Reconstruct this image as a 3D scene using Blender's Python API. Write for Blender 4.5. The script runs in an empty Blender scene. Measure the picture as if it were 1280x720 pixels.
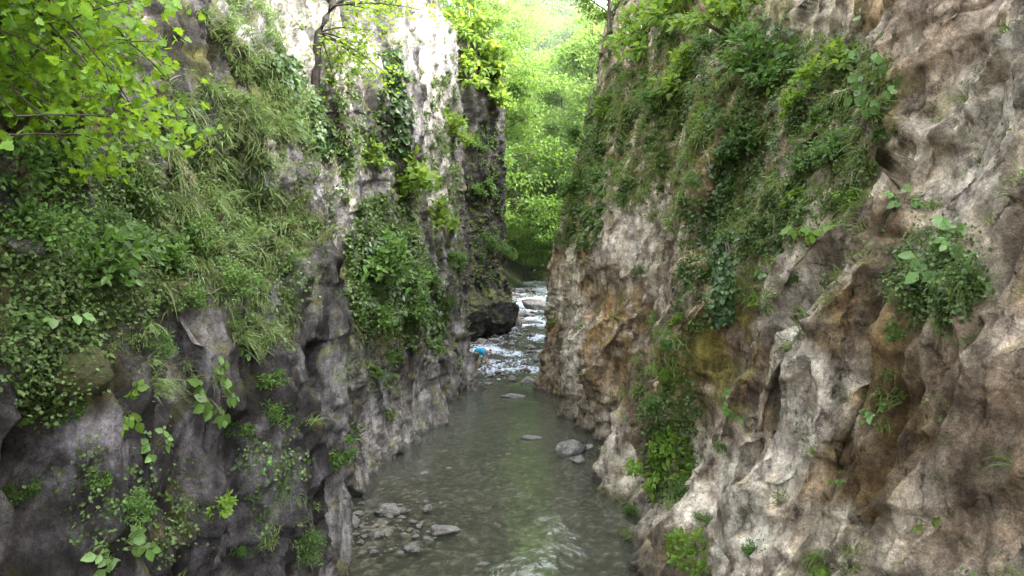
import bpy, math, random
import numpy as np
from mathutils import Vector, Matrix
from mathutils.bvhtree import BVHTree

rng = np.random.default_rng(7)
random.seed(7)
scene = bpy.context.scene
COL = scene.collection
F = 881.0                      # focal length in photo pixels (1280 wide)
CAMZ, HOR = 5.0, 330.0

# ------------------------------------------------------------------ basics
def tag(o, label=None, cat=None, group=None, kind=None):
    if label: o['label'] = label
    if cat: o['category'] = cat
    if group: o['group'] = group
    if kind: o['kind'] = kind
    return o

def mesh_np(name, V, faces, smooth=True, attrs=None, cols=None):
    """faces: list of int arrays (n,k)"""
    me = bpy.data.meshes.new(name)
    V = np.asarray(V, np.float32)
    faces = [np.asarray(f, np.int32) for f in faces if len(f)]
    loops = np.concatenate([f.ravel() for f in faces])
    tot = np.concatenate([np.full(len(f), f.shape[1], np.int32) for f in faces])
    start = np.concatenate([[0], np.cumsum(tot)[:-1]]).astype(np.int32)
    me.vertices.add(len(V)); me.vertices.foreach_set('co', V.ravel())
    me.loops.add(len(loops)); me.loops.foreach_set('vertex_index', loops.astype(np.int32))
    me.polygons.add(len(tot)); me.polygons.foreach_set('loop_start', start)
    try: me.polygons.foreach_set('loop_total', tot)
    except Exception: pass
    me.update(calc_edges=True)
    me.validate()
    me.polygons.foreach_set('use_smooth', np.full(len(me.polygons), smooth, bool))
    for k, a in (attrs or {}).items():
        at = me.attributes.new(k, 'FLOAT', 'POINT'); at.data.foreach_set('value', np.asarray(a, np.float32))
    for k, a in (cols or {}).items():
        at = me.attributes.new(k, 'FLOAT_COLOR', 'POINT')
        c = np.ones((len(V), 4), np.float32); c[:, :3] = a
        at.data.foreach_set('color', c.ravel())
    me.update()
    return me

def link(name, me, mat=None, parent=None):
    o = bpy.data.objects.new(name, me); COL.objects.link(o)
    if mat is not None and me is not None and not me.materials: me.materials.append(mat)
    if parent is not None: o.parent = parent
    return o

def empty(name, loc=(0, 0, 0)):
    o = bpy.data.objects.new(name, None); COL.objects.link(o); o.location = loc
    o.empty_display_size = .2
    return o

def copy_tree(o, parent=None):
    c = o.copy(); COL.objects.link(c)
    if parent is not None: c.parent = parent
    for ch in list(o.children): copy_tree(ch, c)
    return c

# ------------------------------------------------------------------ noise
def _h(ix, iy, iz, s):
    n = (ix.astype(np.int64) * 374761393 + iy.astype(np.int64) * 668265263 + iz.astype(np.int64) * 2147483647 * 3 + s * 1274126177) & 0xFFFFFFFF
    n = ((n ^ (n >> 13)) * 1274126177) & 0xFFFFFFFF
    n = ((n ^ (n >> 16)) * 2246822519) & 0xFFFFFFFF
    n = n ^ (n >> 13)
    return (n & 0xFFFFFF) / float(0xFFFFFF)

def vn(P, s=0):
    f = np.floor(P); i = f.astype(np.int64); t = P - f
    t = t * t * t * (t * (t * 6 - 15) + 10)
    x, y, z = i[:, 0], i[:, 1], i[:, 2]
    r = 0
    for a in (0, 1):
        wa = t[:, 0] if a else 1 - t[:, 0]
        for b in (0, 1):
            wb = t[:, 1] if b else 1 - t[:, 1]
            for c in (0, 1):
                wc = t[:, 2] if c else 1 - t[:, 2]
                r = r + wa * wb * wc * _h(x + a, y + b, z + c, s)
    return r * 2 - 1

def fbm(P, o=4, s=0, gain=.5):
    a, r, tot = 1., 0., 0.
    P = np.array(P, float)
    for k in range(o):
        r = r + a * vn(P, s + k); tot += a
        a *= gain; P = P * 2.03 + 7.1
    return r / tot

def ridged(P, o=3, s=0):
    a, r, tot = 1., 0., 0.
    P = np.array(P, float)
    for k in range(o):
        r = r + a * (1 - 2 * np.abs(vn(P, s + k))); tot += a
        a *= .5; P = P * 2.1 + 3.3
    return r / tot

def worley(P, s=0, k=26.):
    """F1, F2 and a planar facet value per cell, blended a little across the cell borders"""
    n = len(P); f = np.floor(P).astype(np.int64)
    F1 = np.full(n, 9.); F2 = np.full(n, 9.); num = np.zeros(n); den = np.zeros(n) + 1e-12; idr = np.zeros(n)
    for a in (-1, 0, 1):
        for b in (-1, 0, 1):
            for c in (-1, 0, 1):
                x, y, z = f[:, 0] + a, f[:, 1] + b, f[:, 2] + c
                h1 = _h(x, y, z, s); h2 = (h1 * 977.13) % 1.; h3 = (h1 * 7919.77) % 1.
                dx, dy, dz = P[:, 0] - x - h1, P[:, 1] - y - h2, P[:, 2] - z - h3
                d = np.sqrt(dx * dx + dy * dy + dz * dz)
                n0, n1, n2, n3 = [(h1 * q) % 1. * 2 - 1 for q in (3571.3, 12553.9, 21841.1, 1709.7)]
                val = dx * n0 + dy * n1 + dz * n2 + .55 * n3
                w = np.exp(-k * d); num += w * val; den += w
                m = d < F1
                F2 = np.where(m, F1, np.minimum(F2, d))
                idr = np.where(m, n3, idr)
                F1 = np.where(m, d, F1)
    return F1, F2, num / den, idr

def chisel(P, s=0, slope=1.0):
    """continuous field of tilted, broken planes: the highest of the tilted pyramids around each point"""
    f = np.floor(P).astype(np.int64); best = np.full(len(P), -9.); sec = np.full(len(P), -9.)
    for a in (-1, 0, 1):
        for b in (-1, 0, 1):
            for c in (-1, 0, 1):
                x, y, z = f[:, 0] + a, f[:, 1] + b, f[:, 2] + c
                h1 = _h(x, y, z, s); h2 = (h1 * 977.13) % 1.; h3 = (h1 * 7919.77) % 1.
                dx, dy, dz = P[:, 0] - x - h1, P[:, 1] - y - h2, P[:, 2] - z - h3
                r = [(h1 * q) % 1. for q in (3571.3, 12553.9, 21841.1, 1709.7, 331.9)]
                ang = r[4] * 1.6 - .8; ca, sa = np.cos(ang), np.sin(ang)
                ey, ez = ca * dy + sa * dz, -sa * dy + ca * dz
                v = .55 * r[3] + .5 * ((r[0] - .5) * dx + 1.6 * (r[1] - .5) * dy + 1.6 * (r[2] - .5) * dz) \
                    - slope * np.maximum(np.maximum(np.abs(ey), np.abs(ez)) - .28, np.abs(dx) * .8 - .2)
                v = np.minimum(v, .55 * r[3] + .3 + .9 * ((r[1] - .5) * ey + (r[2] - .5) * ez))
                m = v > best
                sec = np.where(m, best, np.maximum(sec, v)); best = np.where(m, v, best)
    return best, best - sec
def smooth01(x, a, b):
    t = np.clip((x - a) / (b - a), 0, 1); return t * t * (3 - 2 * t)
def mixc(a, b, t): return a + (b - a) * t[:, None]

# ------------------------------------------------------------------ materials
def new_mat(name):
    m = bpy.data.materials.new(name); m.use_nodes = True
    nt = m.node_tree; nt.nodes.clear()
    return m, nt, nt.nodes, nt.links
def nd(ns, t, **kw):
    n = ns.new(t)
    for k, v in kw.items():
        if k in n.inputs.keys(): n.inputs[k].default_value = v
        else: setattr(n, k, v)
    return n
def mul_color(ns, ln, a, b, fac=1.0, mode='MULTIPLY'):
    m = ns.new('ShaderNodeMix'); m.data_type = 'RGBA'; m.blend_type = mode
    m.inputs[0].default_value = fac
    ln.new(a, m.inputs[6]); ln.new(b, m.inputs[7]); return m.outputs[2]
def ramp(ns, ln, src, stops):
    r = ns.new('ShaderNodeValToRGB'); e = r.color_ramp.elements
    while len(e) < len(stops): e.new(.5)
    for k, (p, c) in enumerate(stops):
        e[k].position = p; e[k].color = (*c, 1) if len(c) == 3 else c
    ln.new(src, r.inputs[0]); return r.outputs[0]

def rock_material(name, bump=1.0, scale=1.0):
    m, nt, ns, ln = new_mat(name)
    out = ns.new('ShaderNodeOutputMaterial'); b = ns.new('ShaderNodeBsdfPrincipled')
    ln.new(b.outputs[0], out.inputs[0])
    at = nd(ns, 'ShaderNodeAttribute', attribute_name='col')
    tc = ns.new('ShaderNodeTexCoord')
    n1 = nd(ns, 'ShaderNodeTexNoise', Scale=3.2 * scale, Detail=9., Roughness=.68)
    n2 = nd(ns, 'ShaderNodeTexNoise', Scale=21. * scale, Detail=7., Roughness=.8)
    mp = nd(ns, 'ShaderNodeMapping'); mp.inputs['Scale'].default_value = (1.6, 1.6, .28)
    n3 = nd(ns, 'ShaderNodeTexNoise', Scale=3. * scale, Detail=6., Roughness=.6)
    v = nd(ns, 'ShaderNodeTexVoronoi', Scale=9. * scale); v.feature = 'DISTANCE_TO_EDGE'
    mw = nd(ns, 'ShaderNodeVectorMath', operation='MULTIPLY_ADD')
    ln.new(tc.outputs['Object'], n1.inputs['Vector']); ln.new(tc.outputs['Object'], n2.inputs['Vector'])
    ln.new(tc.outputs['Object'], mp.inputs[0]); ln.new(mp.outputs[0], n3.inputs['Vector'])
    # warped voronoi cracks
    ln.new(n1.outputs['Color'], mw.inputs[0]); mw.inputs[1].default_value = (.5, .5, .5); ln.new(tc.outputs['Object'], mw.inputs[2])
    ln.new(mw.outputs[0], v.inputs['Vector'])
    c1 = ramp(ns, ln, n1.outputs['Fac'], [(.32, (.3, .285, .28)), (.5, (.95, .95, .95)), (.68, (1.75, 1.72, 1.7))])
    c2 = ramp(ns, ln, n2.outputs['Fac'], [(.34, (.4, .38, .36)), (.5, (1, 1, 1)), (.66, (1.6, 1.6, 1.6))])
    c3 = ramp(ns, ln, n3.outputs['Fac'], [(.36, (.42, .4, .38)), (.5, (1, 1, 1)), (.64, (1.45, 1.45, 1.45))])
    k = mul_color(ns, ln, at.outputs['Color'], c1, .8)
    k = mul_color(ns, ln, k, c2, .74)
    k = mul_color(ns, ln, k, c3, .8)
    # pale lichen specks
    v2 = nd(ns, 'ShaderNodeTexVoronoi', Scale=26. * scale)
    ln.new(mw.outputs[0], v2.inputs['Vector'])
    sp = ramp(ns, ln, v2.outputs['Distance'], [(.1, (1, 1, 1)), (.24, (0, 0, 0))])
    gate = ramp(ns, ln, n1.outputs['Fac'], [(.5, (0, 0, 0)), (.62, (.55, .55, .55))])
    spg = mul_color(ns, ln, sp, gate)
    pale = ns.new('ShaderNodeRGB'); pale.outputs[0].default_value = (.5, .49, .47, 1)
    mx = ns.new('ShaderNodeMix'); mx.data_type = 'RGBA'
    ln.new(spg, mx.inputs[0]); ln.new(k, mx.inputs[6]); ln.new(pale.outputs[0], mx.inputs[7])
    ln.new(mx.outputs[2], b.inputs['Base Color'])
    rr = ramp(ns, ln, n3.outputs['Fac'], [(.35, (.55,) * 3), (.6, (.92,) * 3)])
    ln.new(rr, b.inputs['Roughness']); b.inputs['Specular IOR Level'].default_value = .35
    crk = ramp(ns, ln, v.outputs['Distance'], [(.0, (0, 0, 0)), (.06, (1, 1, 1))])
    mf = nd(ns, 'ShaderNodeMapping'); mf.inputs['Scale'].default_value = (1, 1, .33)
    ln.new(mw.outputs[0], mf.inputs[0])
    vf = nd(ns, 'ShaderNodeTexVoronoi', Scale=2.6 * scale); vf.feature = 'DISTANCE_TO_EDGE'; ln.new(mf.outputs[0], vf.inputs['Vector'])
    fis = ramp(ns, ln, vf.outputs['Distance'], [(.0, (.12, .1, .08)), (.018, (.55, .52, .5)), (.05, (1, 1, 1))])
    gf = ramp(ns, ln, n1.outputs['Fac'], [(.42, (0, 0, 0)), (.56, (1, 1, 1))])
    mg = ns.new('ShaderNodeMix'); mg.data_type = 'RGBA'; ln.new(gf, mg.inputs[0]); mg.inputs[7].default_value = (1, 1, 1, 1); ln.new(fis, mg.inputs[6])
    kk = mul_color(ns, ln, mx.outputs[2], mg.outputs[2], .85)
    n5 = nd(ns, 'ShaderNodeTexNoise', Scale=75. * scale, Detail=4., Roughness=.7); ln.new(tc.outputs['Object'], n5.inputs['Vector'])
    c5 = ramp(ns, ln, n5.outputs['Fac'], [(.34, (.5, .48, .46)), (.5, (1, 1, 1)), (.68, (1.5, 1.5, 1.5))])
    kk = mul_color(ns, ln, kk, c5, .72)
    ln.new(kk, b.inputs['Base Color'])
    a1 = nd(ns, 'ShaderNodeMath', operation='MULTIPLY_ADD'); ln.new(n2.outputs['Fac'], a1.inputs[0]); a1.inputs[1].default_value = .45; ln.new(n1.outputs['Fac'], a1.inputs[2])
    a2 = nd(ns, 'ShaderNodeMath', operation='MULTIPLY_ADD'); ln.new(crk, a2.inputs[0]); a2.inputs[1].default_value = .07; ln.new(a1.outputs[0], a2.inputs[2])
    bp = nd(ns, 'ShaderNodeBump', Strength=.9, Distance=.16 * bump)
    ln.new(a2.outputs[0], bp.inputs['Height']); ln.new(bp.outputs[0], b.inputs['Normal'])
    return m

def leaf_material(name, dark, mid, light, trans=(.25, .4, .05), tf=.4, rough=.5):
    m, nt, ns, ln = new_mat(name)
    out = ns.new('ShaderNodeOutputMaterial')
    at = nd(ns, 'ShaderNodeAttribute', attribute_name='rnd')
    oi = ns.new('ShaderNodeObjectInfo')
    c = ramp(ns, ln, at.outputs['Fac'], [(.0, dark), (.5, mid), (1., light)])
    hs = nd(ns, 'ShaderNodeHueSaturation')
    mr = nd(ns, 'ShaderNodeMapRange'); mr.inputs['To Min'].default_value = .75; mr.inputs['To Max'].default_value = 1.25
    ln.new(oi.outputs['Random'], mr.inputs[0]); ln.new(mr.outputs[0], hs.inputs['Value'])
    mh = nd(ns, 'ShaderNodeMapRange'); mh.inputs['To Min'].default_value = .485; mh.inputs['To Max'].default_value = .515
    ln.new(at.outputs['Fac'], mh.inputs[0]); ln.new(mh.outputs[0], hs.inputs['Hue'])
    ln.new(c, hs.inputs['Color'])
    tc = ns.new('ShaderNodeTexCoord')
    nz = nd(ns, 'ShaderNodeTexNoise', Scale=30., Detail=3.); ln.new(tc.outputs['Object'], nz.inputs['Vector'])
    vr = ramp(ns, ln, nz.outputs['Fac'], [(.3, (.75,) * 3), (.7, (1.2,) * 3)])
    cc = mul_color(ns, ln, hs.outputs[0], vr)
    b = ns.new('ShaderNodeBsdfPrincipled'); b.inputs['Roughness'].default_value = rough; b.inputs['Specular IOR Level'].default_value = .35
    ln.new(cc, b.inputs['Base Color'])
    t = ns.new('ShaderNodeBsdfTranslucent'); tr = ns.new('ShaderNodeRGB'); tr.outputs[0].default_value = (*trans, 1)
    ln.new(mul_color(ns, ln, tr.outputs[0], vr), t.inputs[0])
    mx = ns.new('ShaderNodeMixShader'); mx.inputs[0].default_value = tf
    ln.new(b.outputs[0], mx.inputs[1]); ln.new(t.outputs[0], mx.inputs[2]); ln.new(mx.outputs[0], out.inputs[0])
    return m

def plain_material(name, c1, c2, scale=8., rough=.85, bump=.02, stretch=(1, 1, 1)):
    m, nt, ns, ln = new_mat(name)
    out = ns.new('ShaderNodeOutputMaterial'); b = ns.new('ShaderNodeBsdfPrincipled'); ln.new(b.outputs[0], out.inputs[0])
    tc = ns.new('ShaderNodeTexCoord'); mp = ns.new('ShaderNodeMapping'); mp.inputs['Scale'].default_value = stretch
    n = nd(ns, 'ShaderNodeTexNoise', Scale=scale, Detail=7., Roughness=.65)
    ln.new(tc.outputs['Object'], mp.inputs[0]); ln.new(mp.outputs[0], n.inputs['Vector'])
    ln.new(ramp(ns, ln, n.outputs['Fac'], [(.3, c1), (.7, c2)]), b.inputs['Base Color'])
    b.inputs['Roughness'].default_value = rough
    bp = nd(ns, 'ShaderNodeBump', Strength=.8, Distance=bump); ln.new(n.outputs['Fac'], bp.inputs['Height']); ln.new(bp.outputs[0], b.inputs['Normal'])
    return m

M_rockL = rock_material('limestone_grey')
M_rockR = rock_material('limestone_warm')
M_stone = rock_material('river_stone', bump=.3, scale=2.2)
M_maple = leaf_material('maple_leaf', (.035, .085, .01), (.11, .23, .018), (.21, .33, .035), (.32, .5, .03), .48)
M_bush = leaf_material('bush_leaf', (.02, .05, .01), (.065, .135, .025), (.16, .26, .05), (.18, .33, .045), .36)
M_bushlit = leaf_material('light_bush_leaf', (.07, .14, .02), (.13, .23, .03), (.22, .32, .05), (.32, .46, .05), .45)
M_broad = leaf_material('broad_leaf', (.06, .13, .03), (.11, .21, .05), (.19, .3, .085), (.2, .34, .05), .3, .42)
M_ivy = leaf_material('ivy_leaf', (.02, .05, .013), (.05, .1, .028), (.12, .18, .07), (.08, .15, .03), .2, .33)
M_grass = leaf_material('grass_blade', (.17, .165, .08), (.14, .2, .065), (.23, .31, .12), (.2, .32, .07), .33)
M_grassR = leaf_material('green_grass_blade', (.17, .155, .07), (.13, .19, .045), (.2, .28, .075), (.24, .34, .06), .35)
M_cover = leaf_material('ground_cover_leaf', (.02, .042, .01), (.065, .115, .026), (.17, .24, .08), (.2, .32, .05), .33)
M_tree = leaf_material('forest_leaf', (.06, .11, .025), (.12, .21, .045), (.21, .31, .075), (.3, .46, .08), .45)
M_treedark = leaf_material('dark_forest_leaf', (.035, .08, .015), (.08, .15, .025), (.14, .23, .04), (.2, .34, .04), .42)
M_treefar = leaf_material('hazy_leaf', (.2, .29, .2), (.27, .36, .26), (.36, .44, .3), (.4, .5, .3), .4)  # distance haze put into the paler, bluer leaf colour
M_bark = plain_material('bark', (.03, .024, .018), (.1, .08, .06), 9, .9, .03, (1, 1, .25))
M_barkdark = plain_material('dark_bark', (.012, .01, .008), (.045, .038, .03), 9, .9, .03, (1, 1, .25))
M_barkpale = plain_material('pale_bark', (.09, .08, .065), (.2, .18, .15), 9, .9, .03, (1, 1, .25))
M_stem = plain_material('stem', (.05, .05, .02), (.12, .12, .04), 12)
M_moss = plain_material('moss', (.022, .026, .01), (.075, .08, .018), 9, .95, .06)
M_forestfloor = plain_material('forest_floor', (.03, .045, .015), (.1, .13, .04), 1.2, .95, .2)

# ------------------------------------------------------------------ cliffs
def build_surface(levels, step, zstep, smooth_s=2, smooth_t=2):
    """levels: array (L,K,3) of control points. Returns a grid (R,C,3)."""
    L = np.array(levels, float); nl, K, _ = L.shape
    ss = []
    for k in range(K - 1):
        seg = np.linalg.norm(L[:, k + 1] - L[:, k], axis=1).mean()
        my = max(4., abs(L[:, k, 1].mean() + L[:, k + 1, 1].mean()) / 2)
        n = int(np.clip(seg / (step * my), 6, 170)); ss += list(k + np.arange(n) / n)
    ss = np.array(ss + [K - 1.])
    tt = []
    for l in range(nl - 1):
        seg = np.median(np.linalg.norm(L[l + 1] - L[l], axis=1))
        n = int(np.clip(seg / zstep[l], 4, 260)); tt += list(l + np.arange(n) / n)
    tt = np.array(tt + [nl - 1.])
    def cr(A, u):   # Catmull-Rom along axis 0, softened toward linear
        i = np.clip(np.floor(u).astype(int), 0, len(A) - 2); f = (u - i)[:, None, None]
        p1, p2 = A[i], A[i + 1]; p0, p3 = A[np.maximum(i - 1, 0)], A[np.minimum(i + 2, len(A) - 1)]
        c = .5 * (2 * p1 + (p2 - p0) * f + (2 * p0 - 5 * p1 + 4 * p2 - p3) * f ** 2 + (3 * p1 - p0 - 3 * p2 + p3) * f ** 3)
        return .6 * c + .4 * (p1 + (p2 - p1) * f)
    G = cr(L, tt)                                # (R,K,3)
    G = cr(np.swapaxes(G, 0, 1), ss)             # (C,R,3)
    return np.swapaxes(G, 0, 1)

def grid_normals(G, sign):
    du = np.gradient(G, axis=1); dv = np.gradient(G, axis=0)
    N = np.cross(du, dv) * sign
    return N / (np.linalg.norm(N, axis=2, keepdims=True) + 1e-9)

def grid_faces(R, C, flip=False):
    i = np.arange(R * C).reshape(R, C)
    f = np.stack([i[:-1, :-1], i[:-1, 1:], i[1:, 1:], i[1:, :-1]], -1).reshape(-1, 4)
    return f[:, ::-1] if flip else f

def displace(G, sign, seed, tilt=0., amp=1.0, mid=.24, bigs=.7, big=.55):
    R, C, _ = G.shape
    N = grid_normals(G, sign).reshape(-1, 3); P = G.reshape(-1, 3)
    Q = P.copy(); Q[:, 1] += tilt * Q[:, 2]           # strata leaning along the gorge
    W = Q + .10 * np.stack([fbm(Q * [.9, .9, .45], 3, seed + 90 + k) for k in range(3)], 1)
    d = .22 * fbm(Q * [.35, .35, .10], 3, seed)
    f1, crack = chisel(W * [bigs, bigs, bigs * .28], seed + 20)              # long slabs
    d += big * (f1 - .1)
    f2, crack2 = chisel(W * [1.6, 1.6, .55], seed + 30)            # blocks
    d += mid * (f2 - .1) + .13 * ridged(W * [1.0, 1.0, .1], 2, seed + 34)
    _, _, fh, _ = worley(W * [2.3, 2.3, 1.0], seed + 31, 34)      # clean breaks
    d += .11 * fh
    rough = smooth01(fbm(Q * [.5, .5, .3], 3, seed + 66), -.35, .2)
    bed = (P[:, 2] * .93 + P[:, 1] * .36 * (1 if tilt > .3 else -.5)) / .62 + 1.1 * fbm(P * [.5, .5, .3], 3, seed + 12)
    saw = bed - np.floor(bed)
    d += .07 * (smooth01(saw, 0, .86) - 1.0 * smooth01(saw, .9, 1.) - .4) * smooth01(fbm(P * .6, 2, seed + 13), -.05, .3)
    f3, _ = chisel(W * [4.2, 4.2, 1.5], seed + 40, 1.3)
    d += .10 * f3 * (.4 + .6 * rough)
    _, _, fh2, _ = worley(W * [7., 7., 4.2], seed + 41, 30)
    d += .034 * fh2 * (.3 + .7 * rough)
    f4, _ = chisel(Q * [12, 12, 6.], seed + 45, 1.3)
    d += .034 * f4 * (.35 + .65 * rough)
    d += .014 * fbm(Q * 7, 4, seed + 50, .6) * (.5 + rough)
    _, _, _, idr = worley(W * [.8, .8, .13], seed + 21); idr2 = idr
    d -= .10 * (1 - smooth01(crack, 0, .07)) + .045 * (1 - smooth01(crack2, 0, .06))
    d *= amp
    P2 = P + N * d[:, None]
    G2 = P2.reshape(R, C, 3)
    N2 = grid_normals(G2, sign).reshape(-1, 3)
    return G2, P2, N2, dict(d=d, crack=crack, crack2=crack2, idr=idr, idr2=idr2, Q=Q, W=W)

# ---- left cliff: near buttress, overgrown buttress, round-footed column, dark tower
# columns of control points, one row per level
LZ = [-0.8, 0.0, 2.5, 5.0, 7.0, 8.8, 11.5, 15.0, 19.0]
left_cols = [
 #  y-plan and x at each level                                       (x,y) per level
 [(-6.2,-6)]*9,
 [(-3.4,1.5),(-3.45,1.5),(-3.6,1.5),(-3.9,1.5),(-4.5,1.5),(-5.4,1.5),(-7.,1.5),(-10.,1.5),(-14.,1.5)],
 [(-3.5,4.5),(-3.55,4.5),(-3.65,4.5),(-3.75,4.5),(-4.1,4.5),(-4.9,4.5),(-6.6,4.5),(-9.5,4.5),(-14.,4.5)],
 [(-3.3,7.2),(-3.35,7.2),(-3.5,7.2),(-3.6,7.2),(-3.9,7.2),(-4.6,7.2),(-6.4,7.4),(-9.,7.4),(-14.,7.4)],
 [(-2.95,9.8),(-3.0,9.8),(-3.05,9.8),(-3.15,9.8),(-3.6,9.8),(-4.35,9.9),(-6.2,10),(-9.,10),(-14,10)],
 [(-2.6,11.4),(-2.66,11.4),(-2.66,11.5),(-2.75,11.7),(-3.3,11.9),(-4.05,12),(-6.,12.3),(-8.8,12.5),(-14.,12.5)],
 [(-3.9,12.3),(-4.0,12.3),(-4.2,12.6),(-4.4,12.9),(-4.6,13.2),(-4.9,13.6),(-6.4,13.8),(-8.5,14),(-14.,14)],
 [(-4.3,14.0),(-4.3,14.0),(-4.4,14.3),(-4.4,14.6),(-4.4,14.9),(-4.6,15.),(-5.0,15.3),(-6.0,15.6),(-12.,16)],
 [(-3.0,15.2),(-3.15,15.4),(-3.45,16.),(-3.6,16.6),(-3.75,17.),(-3.9,17.2),(-4.3,17.5),(-5.,18),(-11.,18)],
 [(-2.3,18.8),(-2.4,19.2),(-2.9,19.8),(-3.05,20.),(-3.2,20.2),(-3.3,20.4),(-3.5,20.6),(-4.0,21),(-9.,21)],
 [(-1.9,22.8),(-1.85,23.),(-2.4,23.),(-2.55,22.8),(-2.75,22.6),(-2.95,22.6),(-3.2,22.6),(-3.7,22.8),(-8.,23)],
 [(-2.5,24.4),(-2.6,24.4),(-2.9,24.6),(-3.2,24.8),(-3.5,25.),(-3.7,25.),(-3.9,25.),(-4.3,25),(-8,25)],
 [(-1.7,26.),(-1.6,26.),(-2.35,26.5),(-2.5,26.8),(-2.7,27.),(-2.8,27.),(-2.9,27.),(-3.2,27.2),(-7,27.)],
 [(-1.25,28.0),(-.98,28.0),(-1.72,28.6),(-1.88,28.9),(-2.05,29.),(-2.1,29.2),(-2.1,29.4),(-2.3,29.6),(-6.,29.6)],
 [(-2.3,30.2),(-2.4,30.2),(-2.7,30.6),(-2.9,31),(-3.1,31.5),(-3.2,32),(-3.2,32),(-3.2,32),(-7,32)],
 [(-3.0,35.),(-3.0,35.),(-3.1,35.),(-3.2,35.5),(-3.3,36),(-3.3,36),(-3.3,36),(-3.4,36),(-7,36)],
 [(-1.9,42.5),(-1.95,42.5),(-2.0,42.8),(-2.2,43),(-2.3,43),(-2.4,43),(-2.6,43),(-2.8,43),(-3.4,43.2)],
 [(-.75,44.2),(-.75,44.2),(-.8,44.6),(-.9,44.8),(-.9,44.8),(-.9,44.8),(-1.0,44.8),(-1.1,44.8),(-2.0,45)],
 [(-.05,46.5),(-.08,46.5),(-.12,46.8),(-.12,47),(-.1,47),(-.1,47),(-.15,47),(-.35,47),(-1.1,47)],
 [(-.9,49.),(-.9,49.),(-1.,49.5),(-1.1,50),(-1.2,50),(-1.2,50),(-1.4,50),(-1.6,50),(-2.4,50)],
 [(-3.5,51.),(-3.5,51.),(-4,52.),(-4.6,53),(-5,53),(-5,53),(-5,53),(-6,53),(-9,53)],
 [(-9,56.),(-9,56.),(-9.5,56.),(-10,57),(-10,57),(-10,57),(-10,57),(-11,57),(-13,57)],
]
# ---- right cliff: near face with proud slab, foot block, brown buttress, smooth tower
right_cols = [
 [(5.5,-6)]*9,
 [(2.4,0),(2.5,0),(2.9,0),(3.6,0),(4.3,0),(5.0,0),(6.2,0),(7.6,0),(12.,0)],
 [(2.35,3.5),(2.4,3.5),(2.8,3.5),(3.35,3.5),(4.0,3.5),(4.7,3.5),(5.9,3.5),(7.4,3.5),(12.,3.5)],
 [(2.3,5.6),(2.4,5.6),(3.0,5.6),(3.6,5.6),(4.2,5.6),(4.8,5.6),(5.9,5.6),(7.3,5.6),(12.,5.6)],
 [(2.4,7.2),(2.45,7.2),(3.2,7.2),(3.85,7.2),(4.45,7.2),(5.0,7.3),(5.9,7.3),(7.2,7.3),(12.,7.3)],
 [(1.95,7.8),(2.1,7.75),(2.95,7.6),(3.5,7.55),(4.4,7.6),(4.9,7.7),(5.8,7.7),(7.1,7.7),(12.,7.7)],
 [(1.85,9.6),(1.95,9.6),(2.75,9.4),(3.35,9.2),(4.3,9.2),(4.8,9.2),(5.7,9.2),(7.,9.2),(12.,9.2)],
 [(1.75,11.),(1.8,11.),(2.75,11),(3.5,11),(4.2,11),(4.7,11),(5.6,11),(6.9,11),(12.,11)],
 [(1.7,12.6),(1.75,12.8),(2.7,13),(3.35,13),(3.85,13),(4.4,13),(5.4,13),(6.8,13),(12,13)],
 [(1.72,15.2),(1.78,15.2),(2.75,15),(3.3,15),(3.7,15),(4.2,15),(5.2,15),(6.6,15),(12,15)],
 [(1.85,17.),(1.92,17.),(2.9,16.6),(3.35,16.4),(3.7,16.4),(4.2,16.4),(5.1,16.4),(6.4,16.4),(12,16.4)],
 [(2.9,18.2),(3.0,18.2),(3.2,18.2),(3.55,18.2),(3.9,18.2),(4.3,18.2),(5.1,18.2),(6.3,18.2),(11.5,18.2)],
 [(2.2,19.4),(2.3,19.4),(2.45,19.6),(2.8,19.6),(3.3,19.6),(3.8,19.6),(4.7,19.6),(5.9,19.6),(11.,19.6)],
 [(1.75,21.8),(1.8,21.8),(1.9,21.8),(2.2,21.8),(2.7,21.8),(3.3,21.8),(4.2,21.8),(5.4,21.8),(10.5,21.8)],
 [(1.55,24.),(1.62,24.),(1.68,24),(1.9,24),(2.45,24),(3.05,24),(3.8,24),(4.9,24),(10.,24)],
 [(1.95,25.2),(2.0,25.2),(2.2,25.2),(2.5,25.2),(2.8,25.2),(3.2,25.2),(3.8,25.2),(4.8,25.2),(10,25.2)],
 [(1.35,26.4),(1.42,26.4),(1.65,26.6),(1.9,26.8),(2.3,26.8),(2.75,26.8),(3.4,26.8),(4.4,26.8),(9.6,26.8)],
 [(.86,27.8),(.9,27.9),(1.25,28.3),(1.58,28.6),(2.0,28.6),(2.45,28.6),(3.1,28.6),(4.1,28.6),(9.2,28.6)],
 [(1.1,30.5),(1.15,30.5),(1.5,30.5),(1.8,30.5),(2.2,30.5),(2.6,30.5),(3.2,30.5),(4.2,30.5),(9.,30.5)],
 [(1.7,35.),(1.75,35.),(2.1,35),(2.5,35),(3.,35),(3.5,35),(4.1,35),(5,35),(10,35)],
 [(2.2,42),(2.25,42.),(2.6,42),(3.1,42),(3.7,42),(4.2,42),(5,42),(6,42),(11,42)],
 [(3.2,50),(3.3,50),(3.8,50),(4.5,50),(5.2,50),(6,50),(7,50),(8.5,50),(13,50)],
 [(7,55),(7.2,55),(8,55),(9,55),(10,55),(11,55),(12,55),(13,55),(16,55)],
]
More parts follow.
